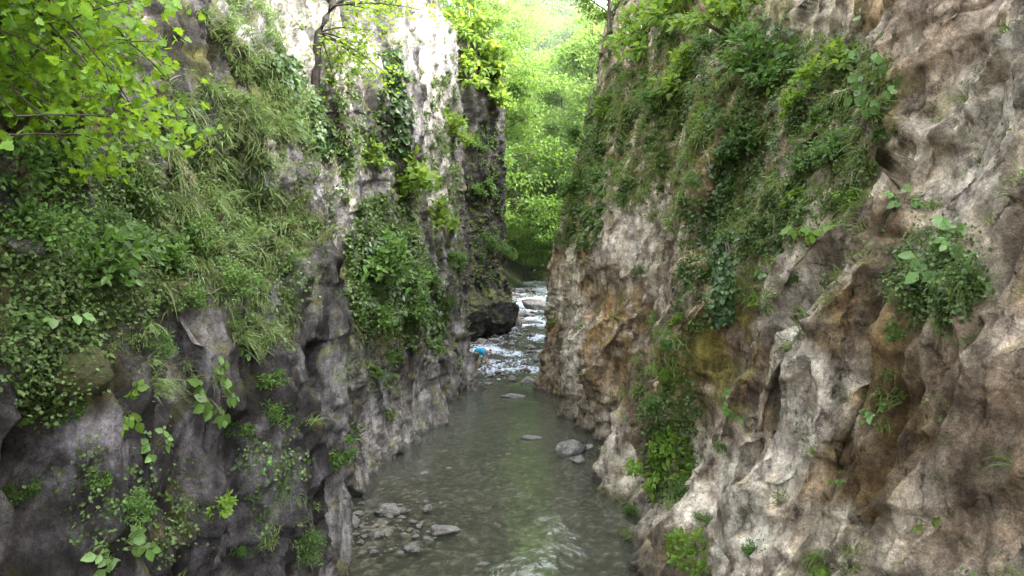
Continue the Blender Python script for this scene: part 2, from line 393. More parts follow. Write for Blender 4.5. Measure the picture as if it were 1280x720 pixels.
def cliff_levels(cols, LZ, topfn, bottom):
    lev = []
    for l, z in enumerate(LZ):
        row = []
        for c in cols:
            x, y = c[l]
            zz = topfn(y, z, l)
            row.append((x, y, zz))
        lev.append(row)
    # plateau running back from the rim
    top = lev[-1]; s = -1 if top[5][0] < 0 else 1
    lev.append([(x + s * 9, y, z + 1.5) for x, y, z in top])
    lev.append([(x + s * 45, y, z + 4) for x, y, z in top])
    return lev
RIVZ = lambda y: np.interp(y, [0, 28, 32, 38, 46, 52, 66, 80, 120], [0, 0, .08, .25, .6, 1.1, 2.3, 3.2, 6])

def topL(y, z, l): return z if z < 9 else z
def topR(y, z, l):
    if l < 6: return z
    k = np.interp(y, [0, 10.5, 11.5, 13.3, 14.3, 15, 20.6, 22.4, 27.5, 30, 34, 45, 55], [1.6, 1.6, .95, .95, 1.2, 1.55, 1.55, 1.06, 1.06, 1.05, 1.4, 1.8, 1.8])  # out-of-view crest heights shaped to shade the left wall, leaving sun gaps
    return 8.8 + (z - 8.8) * k
ZST = [.12, .04, .03, .03, .03, .035, .06, .07, .12, .5, 3.]
GL = build_surface(cliff_levels(left_cols, LZ, topL, -.8), .0038, ZST)
GR = build_surface(cliff_levels(right_cols, LZ, topR, -.8), .0038, ZST)
CAM = np.array([0, 0, CAMZ])
PIT = math.atan2(360 - HOR, F)
def pix_dir(px, py):
    x = (px - 640) / F; z = (360 - py) / F
    d = Vector((x, math.cos(PIT) + math.sin(PIT) * z, -math.sin(PIT) + math.cos(PIT) * z))
    return d.normalized()
def sculpt(G, sign, bulges, tilt=.1):
    """swell or hollow the rock where ribs, overhangs and recesses are"""
    R, C, _ = G.shape
    g = G[::4, ::2]; b = BVHTree.FromPolygons(g.reshape(-1, 3).tolist(), grid_faces(*g.shape[:2]).tolist())
    N = grid_normals(G, sign).reshape(-1, 3); P = G.reshape(-1, 3).copy(); D = np.zeros(len(P))
    wob = np.stack([fbm(P * .9, 3, 700 + k) for k in range(3)], 1) * .14
    for px, py, rx, ry, a in bulges:
        h = b.ray_cast(Vector(CAM), pix_dir(px, py), 80)
        if h[0] is None: continue
        c = h[0]; dist = h[3]
        rz = ry * dist / F; ryy = min(rx * dist / F / max(.25, abs(c.x) / dist), 4 * rz + .6)
        q = P + wob * min(1, rz * 1.2) - A(c); q[:, 1] += tilt * q[:, 2]
        q = q / A([max(rz, ryy) * 1.5, ryy, rz])
        q2 = (q ** 2).sum(1)
        D += a * (1 - smooth01(np.sqrt(q2), .55, 1.35))
    return (P + N * D[:, None]).reshape(R, C, 3)
A = np.array
BL = [(225, 500, 16, 150, .26), (70, 620, 22, 150, .26), (300, 640, 14, 130, .24), (408, 480, 10, 240, .4), (150, 600, 26, 130, -.32), (262, 560, 12, 130, -.3),
      (350, 560, 20, 160, -.32), (385, 350, 14, 80, -.3), (255, 220, 100, 100, .3), (335, 120, 45, 60, .25), (345, 230, 14, 80, .3),
      (480, 575, 22, 70, .25), (441, 560, 8, 90, -.5), (495, 120, 14, 90, -.7), (450, 260, 9, 100, .35), (540, 510, 14, 60, .2), (588, 470, 12, 40, .25), (520, 330, 10, 80, .35), (600, 200, 10, 60, .4), (614, 392, 14, 26, -1.0), (626, 290, 10, 60, .6), (592, 330, 8, 60, -.7), (575, 455, 8, 30, -.4)]
BR = [(820, 300, 10, 110, .3), (885, 240, 12, 70, .3), (940, 430, 12, 110, .22), (895, 570, 18, 120, .22), (960, 520, 10, 60, .15), (770, 590, 18, 70, .3), (735, 372, 14, 30, .3),
      (1190, 110, 45, 110, .22), (1225, 180, 40, 90, .15), (1215, 560, 40, 90, .2), (832, 500, 12, 110, -.5), (752, 430, 8, 60, -.4), (925, 470, 8, 90, -.3), (1095, 480, 28, 140, -.2),
      (870, 420, 8, 80, -.3), (1160, 330, 34, 60, -.16), (1000, 180, 16, 70, -.25), (1130, 60, 30, 70, -.2)]
GL = sculpt(GL, -1, BL); GR = sculpt(GR, 1, BR, .42)
GL, PL, NL, IL = displace(GL, -1, 100, tilt=.12, amp=1.0, mid=.30, big=.6)
GR, PR, NR, IR = displace(GR, 1, 300, tilt=.42, amp=1.0, mid=.24, bigs=.55, big=.75)
if NL[:, 0].mean() < 0: NL = -NL
if NR[:, 0].mean() > 0: NR = -NR
print('cliff verts', len(PL), len(PR))

def tmp_bvh(P, G):
    R, C, _ = G.shape
    return None

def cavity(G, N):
    """mean-curvature like cavity value at two scales (used to darken hollows)"""
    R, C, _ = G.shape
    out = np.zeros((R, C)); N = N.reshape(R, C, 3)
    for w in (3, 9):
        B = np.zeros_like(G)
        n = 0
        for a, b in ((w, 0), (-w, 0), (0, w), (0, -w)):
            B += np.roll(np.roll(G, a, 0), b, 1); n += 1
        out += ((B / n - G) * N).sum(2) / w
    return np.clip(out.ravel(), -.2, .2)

CAM = np.array([0, 0, CAMZ])
PIT = math.atan2(360 - HOR, F)
def pix_dir(px, py):
    x = (px - 640) / F; z = (360 - py) / F
    d = Vector((x, math.cos(PIT) + math.sin(PIT) * z, -math.sin(PIT) + math.cos(PIT) * z))
    return d.normalized()

def cliff_object(name, P, G, N, cols, mat, flip):
    R, C, _ = G.shape
    me = mesh_np(name, P, [grid_faces(R, C, flip)], True, None, {'col': cols})
    o = link(name, me, mat); return o

# provisional objects to find points on the rock
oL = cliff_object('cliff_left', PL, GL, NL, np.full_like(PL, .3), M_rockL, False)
oR = cliff_object('cliff_right', PR, GR, NR, np.full_like(PR, .3), M_rockR, True)
dg = bpy.context.evaluated_depsgraph_get(); dg.update()
BV = [BVHTree.FromObject(oL, dg), BVHTree.FromObject(oR, dg)]
def surf(px, py, side=None):
    d = pix_dir(px, py); best = None
    for s, b in enumerate(BV):
        if side is not None and s != side: continue
        h = b.ray_cast(Vector(CAM), d, 80)
        if h[0] is not None and (best is None or h[3] < best[3]): best = (h[0], h[1], s, h[3])
    if best is None: return None
    n = best[1]
    if n.dot(d) > 0: n = -n
    return best[0], n, best[2], best[3]
def drop(x, y, z0=30):
    return None

def zone_weights(P, zones, side):
    """noise-broken ellipsoidal patches located on the rock. zones: (px,py,rx,ry)"""
    w = np.zeros(len(P)); wob = fbm(P * 1.3, 4, 555)
    for px, py, rx, ry in zones:
        h = surf(px, py, side)
        if h is None: continue
        c, n, s, dist = h
        rz = ry * dist / F; ryy = rx * dist / F / max(.25, abs(c.x) / dist)
        ryy = min(ryy, 4 * rz + 1.)
        q = ((P[:, 2] - c.z) / rz) ** 2 + ((P[:, 1] - c.y) / ryy) ** 2 + ((P[:, 0] - c.x) / max(rz, .6) / 1.5) ** 2
        w = np.maximum(w, smooth01(1.25 - np.sqrt(q) + .55 * wob, 0, .6))
    return w
A = np.array
# ---------------- colours left
def colour_left():
    P, N, I = PL, NL, IL
    n1 = fbm(P * .7, 4, 1); n2 = fbm(P * [1.6, 1.6, .35], 4, 2); n3 = fbm(P * 3.1, 4, 3)
    cav = cavity(GL, NL)
    c = mixc(A([.15, .142, .14]), A([.30, .29, .295]), smooth01(n1 + .4 * n2, -.3, .35))
    c = mixc(c, A([.45, .44, .44]), .8 * smooth01(n3 + .6 * n2, .22, .6))
    c = mixc(c, A([.045, .042, .042]), .85 * smooth01(-n2 - .35 * n1, .12, .5))         # dark water streaks
    c = mixc(c, A([.20, .17, .13]), .6 * smooth01(fbm(P * .9, 3, 8), .1, .5))
    rib = zone_weights(P, [(385, 300, 35, 80), (415, 450, 20, 120), (420, 600, 14, 100), (350, 220, 25, 60)], 0)
    n6 = fbm(I['W'] * [4.2, 4.2, .55], 3, 9)
    c = mixc(c, A([.5, .485, .5]), .7 * rib * smooth01(n6, -.12, .1))
    c = mixc(c, A([.03, .029, .03]), .7 * rib * smooth01(-n6, .06, .25))
    c = mixc(c, A([.48, .465, .48]), .75 * smooth01(n6 + .3 * n1, .16, .5))
    c = mixc(c, A([.03, .028, .028]), .85 * smooth01(-n6 - .25 * n1, .12, .42))
    wet = 1 - smooth01(P[:, 2] - RIVZ(P[:, 1]) + .12 * n3, .02, .22)
    low = 1 - smooth01(P[:, 2] + n1, .15, 1.4)
    c = mixc(c, A([.33, .31, .27]), .55 * low)                                     # washed foot
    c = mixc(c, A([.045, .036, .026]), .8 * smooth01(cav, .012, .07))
    c = mixc(c, A([.04, .034, .026]), .7 * (1 - smooth01(I['crack'], .0, .1)))
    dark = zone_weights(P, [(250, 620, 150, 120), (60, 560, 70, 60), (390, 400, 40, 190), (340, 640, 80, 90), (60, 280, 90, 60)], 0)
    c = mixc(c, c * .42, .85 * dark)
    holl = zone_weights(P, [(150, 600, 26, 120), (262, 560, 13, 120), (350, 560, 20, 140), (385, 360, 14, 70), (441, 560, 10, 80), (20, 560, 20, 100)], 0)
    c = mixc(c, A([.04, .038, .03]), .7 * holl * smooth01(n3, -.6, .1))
    pale = zone_weights(P, [(70, 600, 40, 80), (225, 500, 28, 110), (290, 620, 25, 80), (480, 570, 35, 50), (350, 220, 25, 60), (410, 560, 10, 130), (590, 430, 15, 60), (460, 250, 20, 40), (540, 120, 20, 140), (350, 400, 15, 90)], 0)
    c = mixc(c, A([.40, .385, .395]), .7 * pale * smooth01(n3, -.4, .3))
    sun_pale = zone_weights(P, [(540, 110, 18, 130), (400, 50, 40, 60), (520, 20, 40, 40), (585, 60, 16, 50), (560, 230, 10, 60)], 0)  # sunlit patches: their glare is painted in as paler rock
    c = mixc(c, A([.5, .48, .43]), .75 * sun_pale * smooth01(n3 + .3, -.45, .2))
    foot = zone_weights(P, [(482, 570, 26, 55), (520, 520, 20, 40), (585, 460, 16, 40)], 0)
    c = mixc(c, A([.36, .345, .34]), .7 * foot * smooth01(n3 + .3, -.4, .3))
    # far tower: dark wet rock, its shade also painted into the colour
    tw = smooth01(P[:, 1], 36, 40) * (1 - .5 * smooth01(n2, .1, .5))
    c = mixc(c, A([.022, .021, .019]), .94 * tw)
    veg = smooth01(N[:, 2] + .35 * n1 + .2 * n3, .18, .6)
    moss = np.maximum(zone_weights(P, [(60, 350, 60, 60), (70, 470, 40, 50), (240, 250, 110, 130), (320, 290, 30, 40), (330, 110, 60, 60), (470, 380, 50, 60), (340, 290, 40, 60)], 0), veg * .9)
    mossc = mixc(A([.05, .055, .016]), A([.115, .115, .022]), smooth01(n3, -.3, .4))
    c = c + (mossc - c) * (moss * smooth01(n3 + .5 * moss, .0, .4) * .9)[:, None]
    up = smooth01(P[:, 2], 8.8, 10) * (1 - smooth01(P[:, 1], 12.6, 14))
    c = c + (A([.06, .065, .025]) - c) * (.8 * up)[:, None]
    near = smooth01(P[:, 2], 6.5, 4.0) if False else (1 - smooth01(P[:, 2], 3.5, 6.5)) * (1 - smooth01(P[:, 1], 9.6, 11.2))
    c = c * (1 - near[:, None] * A([.36, .38, .34]))  # weaker ambient light low on the near wall, put into the colour
    c = c * (1 - .62 * wet)[:, None]
    return np.clip(c * 1.15, .01, .7)
def colour_right():
    P, N, I = PR, NR, IR
    n1 = fbm(P * .6, 4, 11); n2 = fbm((P + [0, 0, 0]) * [1.5, 1.5, .35], 4, 12); n3 = fbm(P * 3.1, 4, 13); n4 = fbm(P * .8, 3, 14)
    cav = cavity(GR, NR)
    c = mixc(A([.25, .22, .18]), A([.42, .395, .35]), smooth01(n1 + .4 * n2, -.3, .35))
    c = mixc(c, A([.47, .45, .43]), .75 * smooth01(n3 + .7 * n2, .2, .6))
    n6 = fbm(I['W'] * [3.6, 3.6, .6], 3, 19)
    c = mixc(c, A([.52, .47, .40]), .45 * smooth01(n6 + .3 * n1, .2, .5))
    c = mixc(c, A([.085, .065, .042]), .7 * smooth01(-n6 - .25 * n1, .16, .46))
    c = mixc(c, A([.24, .155, .065]), .65 * smooth01(n4 + .3 * n3, .12, .5))
    c = mixc(c, A([.09, .07, .05]), .7 * smooth01(-n2 - .3 * n1, .15, .5))
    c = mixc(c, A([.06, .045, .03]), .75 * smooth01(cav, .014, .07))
    c = mixc(c, A([.07, .055, .035]), .6 * (1 - smooth01(I['crack'], .0, .09)))
    brown = zone_weights(P, [(1100, 450, 42, 100), (1090, 590, 40, 50), (760, 430, 40, 90), (890, 400, 20, 80), (1150, 250, 30, 60)], 1)
    c = mixc(c, A([.16, .115, .062]), .85 * brown * smooth01(n3, -.7, .1))
    och = zone_weights(P, [(1085, 490, 22, 60), (950, 625, 16, 30), (1060, 400, 18, 50), (1140, 610, 40, 30), (760, 400, 16, 60), (890, 330, 16, 40), (1150, 250, 30, 40), (1120, 540, 30, 40)], 1)
    och = np.maximum(och, .8 * zone_weights(P, [(1110, 480, 50, 160), (1230, 560, 40, 120), (870, 450, 25, 120)], 1))
    c = mixc(c, A([.27, .18, .07]), .62 * och * smooth01(n2 + .35 * n3, -.12, .32))
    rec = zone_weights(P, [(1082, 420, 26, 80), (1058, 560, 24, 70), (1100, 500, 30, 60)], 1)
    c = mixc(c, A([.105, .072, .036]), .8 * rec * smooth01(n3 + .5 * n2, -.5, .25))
    pink = zone_weights(P, [(1220, 480, 60, 100), (1180, 90, 50, 100), (1230, 650, 60, 60)], 1)
    c = mixc(c, A([.40, .32, .265]), .6 * pink * smooth01(n3, -.5, .2))
    grey = zone_weights(P, [(1220, 160, 50, 110), (1004, 385, 26, 60), (985, 480, 24, 80), (965, 580, 24, 60), (760, 620, 50, 80), (910, 600, 60, 70), (820, 290, 25, 60), (980, 20, 60, 30), (700, 440, 20, 60)], 1)
    c = mixc(c, A([.52, .5, .475]), .85 * grey * smooth01(n3, -.6, .15))
    wet = 1 - smooth01(P[:, 2] - RIVZ(P[:, 1]) + .12 * n3, .02, .22)
    low = 1 - smooth01(P[:, 2] + .6 * n1, .1, .9)
    c = mixc(c, A([.16, .145, .12]), .6 * low)
    veg = smooth01(N[:, 2] + .35 * n1 + .2 * n3, .36, .75)
    moss = np.maximum(zone_weights(P, [(780, 170, 60, 90), (830, 460, 40, 90), (770, 660, 25, 50), (950, 250, 60, 60), (1050, 180, 60, 90), (900, 100, 80, 100), (720, 240, 25, 70), (1170, 360, 50, 40)], 1), veg * .8)
    mossc = mixc(A([.06, .06, .018]), A([.13, .135, .025]), smooth01(n3, -.3, .4))
    c = c + (mossc - c) * (moss * smooth01(n3 + .4 * moss, .05, .5) * .75)[:, None]
    c = c * (1 - .62 * wet)[:, None]
    return np.clip(c * A([1.62, 1.5, 1.3]), .01, .75)
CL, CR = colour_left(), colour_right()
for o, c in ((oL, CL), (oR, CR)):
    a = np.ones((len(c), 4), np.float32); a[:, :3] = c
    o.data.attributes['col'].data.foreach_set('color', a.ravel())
tag(oL, 'grey limestone gorge wall in overgrown buttresses along the near and far side of the stream', None, None, 'structure')
oL['label'] = 'dark grey overgrown limestone gorge wall with the leafy overhanging branch'
tag(oR, 'warm brown and pale limestone gorge wall leaning back from the stream', None, None, 'structure')

# ------------------------------------------------------------------ terrain, river
def xr(y): return np.interp(y, [0, 30, 46, 56, 66, 80, 100, 130, 420], [0, 0, 1.0, 1.4, 2.2, 4.5, 6.2, 8, 30])
def terrain_h(x, y):
    d = np.abs(x - xr(y))
    P = np.stack([x, y, 0 * x], 1)
    far = np.clip(y - 78, 0, None)
    h = RIVZ(y) - .35 + np.clip(d - 2.2, 0, None) * np.where(x < xr(y), .75, .7) + far * .22
    h = h + 1.2 * smooth01(d, 3, 12) * fbm(P * .12, 4, 71)
    return np.minimum(h, 70 + .05 * h)
xs = np.concatenate([np.linspace(-220, -22, 34), np.linspace(-20, 30, 110), np.linspace(32, 260, 36)])
ys = np.concatenate([np.linspace(48, 100, 120), np.linspace(102, 420, 60)])
XX, YY = np.meshgrid(xs, ys)
TV = np.stack([XX.ravel(), YY.ravel(), terrain_h(XX.ravel(), YY.ravel())], 1)
o = link('hillside', mesh_np('hillside', TV, [grid_faces(len(ys), len(xs))]), M_forestfloor)
tag(o, 'green wooded hillside rising beyond the gorge', None, None, 'structure')

# river bed
xs = np.linspace(-5.5, 6.5, 180); ys = np.concatenate([np.linspace(-6, 8, 30), np.linspace(8.1, 30, 260), np.linspace(30.2, 90, 140)])
XX, YY = np.meshgrid(xs, ys); X, Y = XX.ravel(), YY.ravel()
P2 = np.stack([X, Y, 0 * X], 1)
def bed_h(X, Y):
    P2 = np.stack([X, Y, 0 * X], 1)
    dep = .22 + .22 * smooth01(Y, 15, 22)
    h = RIVZ(Y) - dep + .07 * fbm(P2 * 1.4, 4, 33) + .02 * fbm(P2 * 7, 2, 34)
    bar = np.exp(-(((X + 2.6) / .95) ** 2 + ((Y - 13.2) / 1.9) ** 2))      # gravel bar
    h += .16 * bar + .10 * np.exp(-(((X + 1.2) / 1.3) ** 2 + ((Y - 12.6) / 2.3) ** 2))
    bar2 = np.exp(-(((X - 1.75) / .5) ** 2 + ((Y - 18.6) / 1.0) ** 2))
    h += .34 * bar2
    return h
h = bed_h(X, Y)
n1 = fbm(P2 * 2.2, 4, 35); n2 = fbm(P2 * 9, 3, 36)
bc = mixc(A([.10, .09, .07]), A([.22, .2, .16]), smooth01(n1 + n2, -.3, .4))
w_ = worley(P2 * [5.5, 5.5, 1] + [0, 0, .3], 61)
h += .035 * smooth01(.5 - w_[0], 0, .4)
bc = mixc(bc, bc * .35, .8 * smooth01(w_[0], .35, .6))
bc = mixc(bc, A([.34, .32, .28]), .8 * smooth01(w_[3], .3, .6) * smooth01(.5 - w_[0], .05, .25))
o = link('riverbed', mesh_np('riverbed', np.stack([X, Y, h], 1), [grid_faces(len(ys), len(xs))], True, None, {'col': bc}), M_stone)
tag(o, 'shallow gravel bed of the stream', None, None, 'structure')

# water
def water_material():
    m, nt, ns, ln = new_mat('stream_water')
    out = ns.new('ShaderNodeOutputMaterial')
    tc = ns.new('ShaderNodeTexCoord')
    mp = ns.new('ShaderNodeMapping'); mp.inputs['Scale'].default_value = (1.5, .75, 1)
    ln.new(tc.outputs['Object'], mp.inputs[0])
    n1 = nd(ns, 'ShaderNodeTexNoise', Scale=2.1, Detail=5., Roughness=.55); n1.inputs['Distortion'].default_value = .6
    n2 = nd(ns, 'ShaderNodeTexNoise', Scale=7.5, Detail=3., Roughness=.5)
    for n in (n1, n2): ln.new(mp.outputs[0], n.inputs['Vector'])
    a = nd(ns, 'ShaderNodeMath', operation='MULTIPLY_ADD'); ln.new(n2.outputs['Fac'], a.inputs[0]); a.inputs[1].default_value = .3; ln.new(n1.outputs['Fac'], a.inputs[2])
    np_ = nd(ns, 'ShaderNodeTexNoise', Scale=.55, Detail=3., Roughness=.5); ln.new(mp.outputs[0], np_.inputs['Vector'])
    pr = ramp(ns, ln, np_.outputs['Fac'], [(.38, (.12,) * 3), (.66, (1, 1, 1))])
    am = nd(ns, 'ShaderNodeMath', operation='MULTIPLY'); ln.new(a.outputs[0], am.inputs[0]); ln.new(pr, am.inputs[1])
    bp = nd(ns, 'ShaderNodeBump', Strength=.5, Distance=.06); ln.new(am.outputs[0], bp.inputs['Height'])
    gl = nd(ns, 'ShaderNodeBsdfGlossy', Roughness=.05); ln.new(bp.outputs[0], gl.inputs['Normal'])
    tr = ns.new('ShaderNodeBsdfTransparent'); tr.inputs[0].default_value = (.86, .88, .81, 1)
    df = ns.new('ShaderNodeBsdfDiffuse'); df.inputs[0].default_value = (.125, .135, .1, 1)
    dp = nd(ns, 'ShaderNodeAttribute', attribute_name='depth')
    mm = ns.new('ShaderNodeMixShader'); ln.new(dp.outputs['Fac'], mm.inputs[0]); ln.new(tr.outputs[0], mm.inputs[1]); ln.new(df.outputs[0], mm.inputs[2])
    fr = nd(ns, 'ShaderNodeFresnel', IOR=1.5); ln.new(bp.outputs[0], fr.inputs['Normal'])
    m1 = ns.new('ShaderNodeMixShader'); ln.new(fr.outputs[0], m1.inputs[0]); ln.new(mm.outputs[0], m1.inputs[1]); ln.new(gl.outputs[0], m1.inputs[2])
    # foam
    fo = nd(ns, 'ShaderNodeAttribute', attribute_name='foam')
    mf = ns.new('ShaderNodeMapping'); mf.inputs['Scale'].default_value = (2.6, .8, 1); ln.new(tc.outputs['Object'], mf.inputs[0])
    n3 = nd(ns, 'ShaderNodeTexNoise', Scale=3.2, Detail=8., Roughness=.68); ln.new(mf.outputs[0], n3.inputs['Vector'])
    ad = nd(ns, 'ShaderNodeMath', operation='ADD'); ln.new(n3.outputs['Fac'], ad.inputs[0]); ln.new(fo.outputs['Fac'], ad.inputs[1])
    ff = ramp(ns, ln, ad.outputs[0], [(.82, (0, 0, 0)), (1.18, (1, 1, 1))])
    fd = ns.new('ShaderNodeBsdfDiffuse'); fd.inputs[0].default_value = (.6, .67, .75, 1)
    m2 = ns.new('ShaderNodeMixShader'); ln.new(ff, m2.inputs[0]); ln.new(m1.outputs[0], m2.inputs[1]); ln.new(fd.outputs[0], m2.inputs[2])
    ln.new(m2.outputs[0], out.inputs[0])
    return m
xs = np.linspace(-5.2, 6.2, 150); ys = np.concatenate([np.linspace(-6, 8, 30), np.linspace(8.06, 28, 330), np.linspace(28.1, 88, 420)])
XX, YY = np.meshgrid(xs, ys); X, Y = XX.ravel(), YY.ravel(); P2 = np.stack([X, Y, 0 * X], 1)
rap = smooth01(Y, 27.5, 30)
steps = np.zeros_like(Y)
wob = 1.1 * fbm(P2 * [.9, .35, 1], 4, 44)
foam = np.zeros_like(Y)
for sy, a in ((29.6, .8), (32.5, .55), (35.2, .6), (38.5, .9), (41.5, .6), (44.5, .7), (48.5, .9), (51.5, 1.), (55, .9), (58.5, 1.), (62, 1.), (66, 1.), (70, 1)):
    t = (Y + 1.6 * wob - sy)
    steps += .09 * np.tanh(t * 2.2)
    foam = np.maximum(foam, a * np.exp(-np.where(t < 0, (t / 1.25) ** 2, (t / .45) ** 2)))
base = RIVZ(Y)
wz = base + rap * (.012 * steps + .11 * fbm(P2 * [1.1, .9, 1], 4, 45)) + .012 * fbm(P2 * [1.5, .8, 1], 3, 46)
foam = rap * np.clip(0.14 * foam * (1 + fbm(P2 * [1.2, .6, 1], 2, 48)) + .26 * fbm(P2 * [.6, .3, 1], 3, 47) + .27 + .08 * smooth01(Y, 40, 55), 0, .6)
rif = np.exp(-(((X + .6) / 1.4) ** 2 + ((Y - 12.6 - .2 * X) / 1.3) ** 2)) + .8 * np.exp(-(((X - .4) / 1.0) ** 2 + ((Y - 16) / 1.2) ** 2)) + .7 * np.exp(-(((X - .7) / .7) ** 2 + ((Y - 22) / 1.5) ** 2))
foam = np.maximum(foam, .13 * rif)
dep = np.clip((wz - bed_h(X, Y)) / .5, 0, 1)
depth = np.clip(.03 + .5 * dep, 0, .52)
o = link('river', mesh_np('river', np.stack([X, Y, wz], 1), [grid_faces(len(ys), len(xs))], True, {'foam': foam, 'depth': depth}), water_material())
tag(o, 'shallow grey green stream running through the gorge with white rapids upstream', None, None, 'structure')
def water_z(x, y): return float(RIVZ(y))

# ------------------------------------------------------------------ leaf clouds and tubes
def norm(v): return v / (np.linalg.norm(v, axis=-1, keepdims=True) + 1e-9)
T_OV = (A([[0, 0, 0], [.3, -.27, .05], [.3, .27, .05], [.65, -.22, .02], [.65, .22, .02], [1, 0, -.1], [.3, 0, -.02], [.65, 0, -.05]]),
        [A([[0, 6, 2], [0, 1, 6], [3, 5, 7], [7, 5, 4]]), A([[1, 3, 7, 6], [6, 7, 4, 2]])])
T_DI = (A([[0, 0, 0], [.5, -.3, .06], [1, 0, -.06], [.5, .3, .06]]), [A([[0, 1, 2], [0, 2, 3]])])
def maple_t():
    pts = [(0, .0), (.12, -.22), (.02, -.5), (.3, -.36), (.42, -.62), (.56, -.3), (.72, -.34), (1, 0), (.72, .34), (.56, .3), (.42, .62), (.3, .36), (.02, .5), (.12, .22)]
    V = [(x, y, .10 * abs(y) - .1 * x * x) for x, y in pts] + [(.34, 0, -.02)]
    return A(V), [A([[i, (i + 1) % 14, 14] for i in range(14)])]
T_MA = maple_t()
def leaves(pos, axis, up, size, tmpl, rnd, wid=1.0):
    V0, Fs = tmpl
    axis = norm(axis); side = norm(np.cross(up, axis)); nor = norm(np.cross(axis, side))
    size = np.asarray(size).reshape(-1, 1, 1)
    V = pos[:, None, :] + size * (V0[None, :, 0:1] * axis[:, None] + wid * V0[None, :, 1:2] * side[:, None] + V0[None, :, 2:3] * nor[:, None])
    n, k = len(pos), len(V0)
    off = (np.arange(n) * k)[:, None, None]
    F_ = [(f[None] + off).reshape(-1, f.shape[1]) for f in Fs]
    return V.reshape(-1, 3), F_, np.repeat(rnd, k)
def join(parts):
    Vs, Fd, Rs, off = [], {}, [], 0
    for V, Fs, r in parts:
        Vs.append(V); Rs.append(r)
        for f in Fs: Fd.setdefault(f.shape[1], []).append(f + off)
        off += len(V)
    return np.concatenate(Vs), [np.concatenate(v) for v in Fd.values()], np.concatenate(Rs)
def tube(pts, rad, n=6):
    pts = A(pts, float) if False else np.asarray(pts, float); m = len(pts)
    t = norm(np.gradient(pts, axis=0))
    ref = np.where(np.abs(t[:, 2:3]) > .9, A([[1., 0, 0]]), A([[0, 0, 1.]]))
    a = norm(np.cross(t, ref)); b = np.cross(t, a)
    an = np.arange(n) * 2 * np.pi / n
    V = pts[:, None] + np.asarray(rad).reshape(-1, 1, 1) * (np.cos(an)[None, :, None] * a[:, None] + np.sin(an)[None, :, None] * b[:, None])
    i = np.arange(m * n).reshape(m, n)
    f = np.stack([i[:-1], np.roll(i[:-1], -1, 1), np.roll(i[1:], -1, 1), i[1:]], -1).reshape(-1, 4)
    V = V.reshape(-1, 3); V = np.concatenate([V, pts[-1:]])
    cap = np.stack([i[-1], np.roll(i[-1], -1), np.full(n, m * n)], -1)
    return V, [f, cap], np.zeros(len(V))
def bez(p0, p1, bend, n=7, r=None):
    p0, p1 = A(p0), A(p1); t = np.linspace(0, 1, n)[:, None]
    c = (p0 + p1) / 2 + A(bend)
    return (1 - t) ** 2 * p0 + 2 * t * (1 - t) * c + t ** 2 * p1
def rdir(n, r=rng):
    v = r.normal(size=(n, 3)); return norm(v)

# ---- tree prototype: trunk, limbs, crown of leaf clumps
def tree_meshes(name, h, cr, seed, nclump, per, lsize, lo=.3, flat=.45, lean=(0, 0)):
    r = np.random.default_rng(seed)
    top = A([lean[0], lean[1], h * .93])
    trunk = bez((0, 0, -.4), top, (r.normal() * .04 * h, r.normal() * .04 * h, 0), 12)
    rad = np.linspace(.022 * h, .004 * h, 12)
    tv = tube(trunk, rad, 8)
    limbs, tips = [], []
    nl = 15
    for k in range(nl):
        f = lo + (1 - lo) * (k + r.random() * .7) / nl
        p = trunk[int(f * 11)]
        az = k * 2.4 + r.normal() * .4
        ln_ = cr * (1.05 - .75 * max(0, (f - lo) / (1 - lo)) ** 1.5) * (.65 + .5 * r.random())
        e = p + A([math.cos(az) * ln_, math.sin(az) * ln_, ln_ * (.15 + .5 * r.random())])
        c = bez(p, e, (0, 0, .12 * ln_), 7)
        limbs.append(tube(c, np.linspace(.008 * h * (1.2 - f), .0015 * h, 7), 5))
        tips += [c[3], c[4], c[5], c[6]]
        for q in range(3):
            b = c[3 + q]; e2 = b + A([r.normal() * .35 * ln_, r.normal() * .35 * ln_, r.normal() * .16 * ln_ + .05 * ln_])
            limbs.append(tube(bez(b, e2, (0, 0, .03), 4), np.linspace(.003 * h * (1.2 - f), .0008 * h, 4), 4)); tips += [e2]
    tips.append(trunk[-1]); tips = A(tips)
    cc = tips[r.integers(0, len(tips), nclump)] + r.normal(size=(nclump, 3)) * .1 * cr
    crad = cr * (.16 + .2 * r.random(nclump))
    n = nclump * per
    u = rdir(n, r) * (r.random((n, 1)) ** .45) * np.repeat(crad, per)[:, None] * A([1, 1, flat])
    pos = np.repeat(cc, per, 0) + u
    ax = norm(rdir(n, r) + norm(u + 1e-6) * .6 + A([0, 0, -.35])); up = norm(A([0, 0, 1.]) + .7 * rdir(n, r))
    shade = np.repeat(r.random(nclump), per)
    rnd = np.clip(.5 * shade + .5 * r.random(n), 0, 1)
    Lf = leaves(pos, ax, up, lsize * (.6 + .8 * r.random(n)), T_DI, rnd)
    return (mesh_np(name + '_trunk', *tv[:2]), mesh_np(name + '_limbs', *join(limbs)[:2]), mesh_np(name + '_crown', Lf[0], Lf[1], False, {'rnd': Lf[2]}))
def tree_proto(kind, meshes, leafmat, bark=M_bark):
    root = empty(kind)
    link('trunk', meshes[0], bark, root); link('limbs', meshes[1], bark, root); link('crown', meshes[2], leafmat, root)
    return root

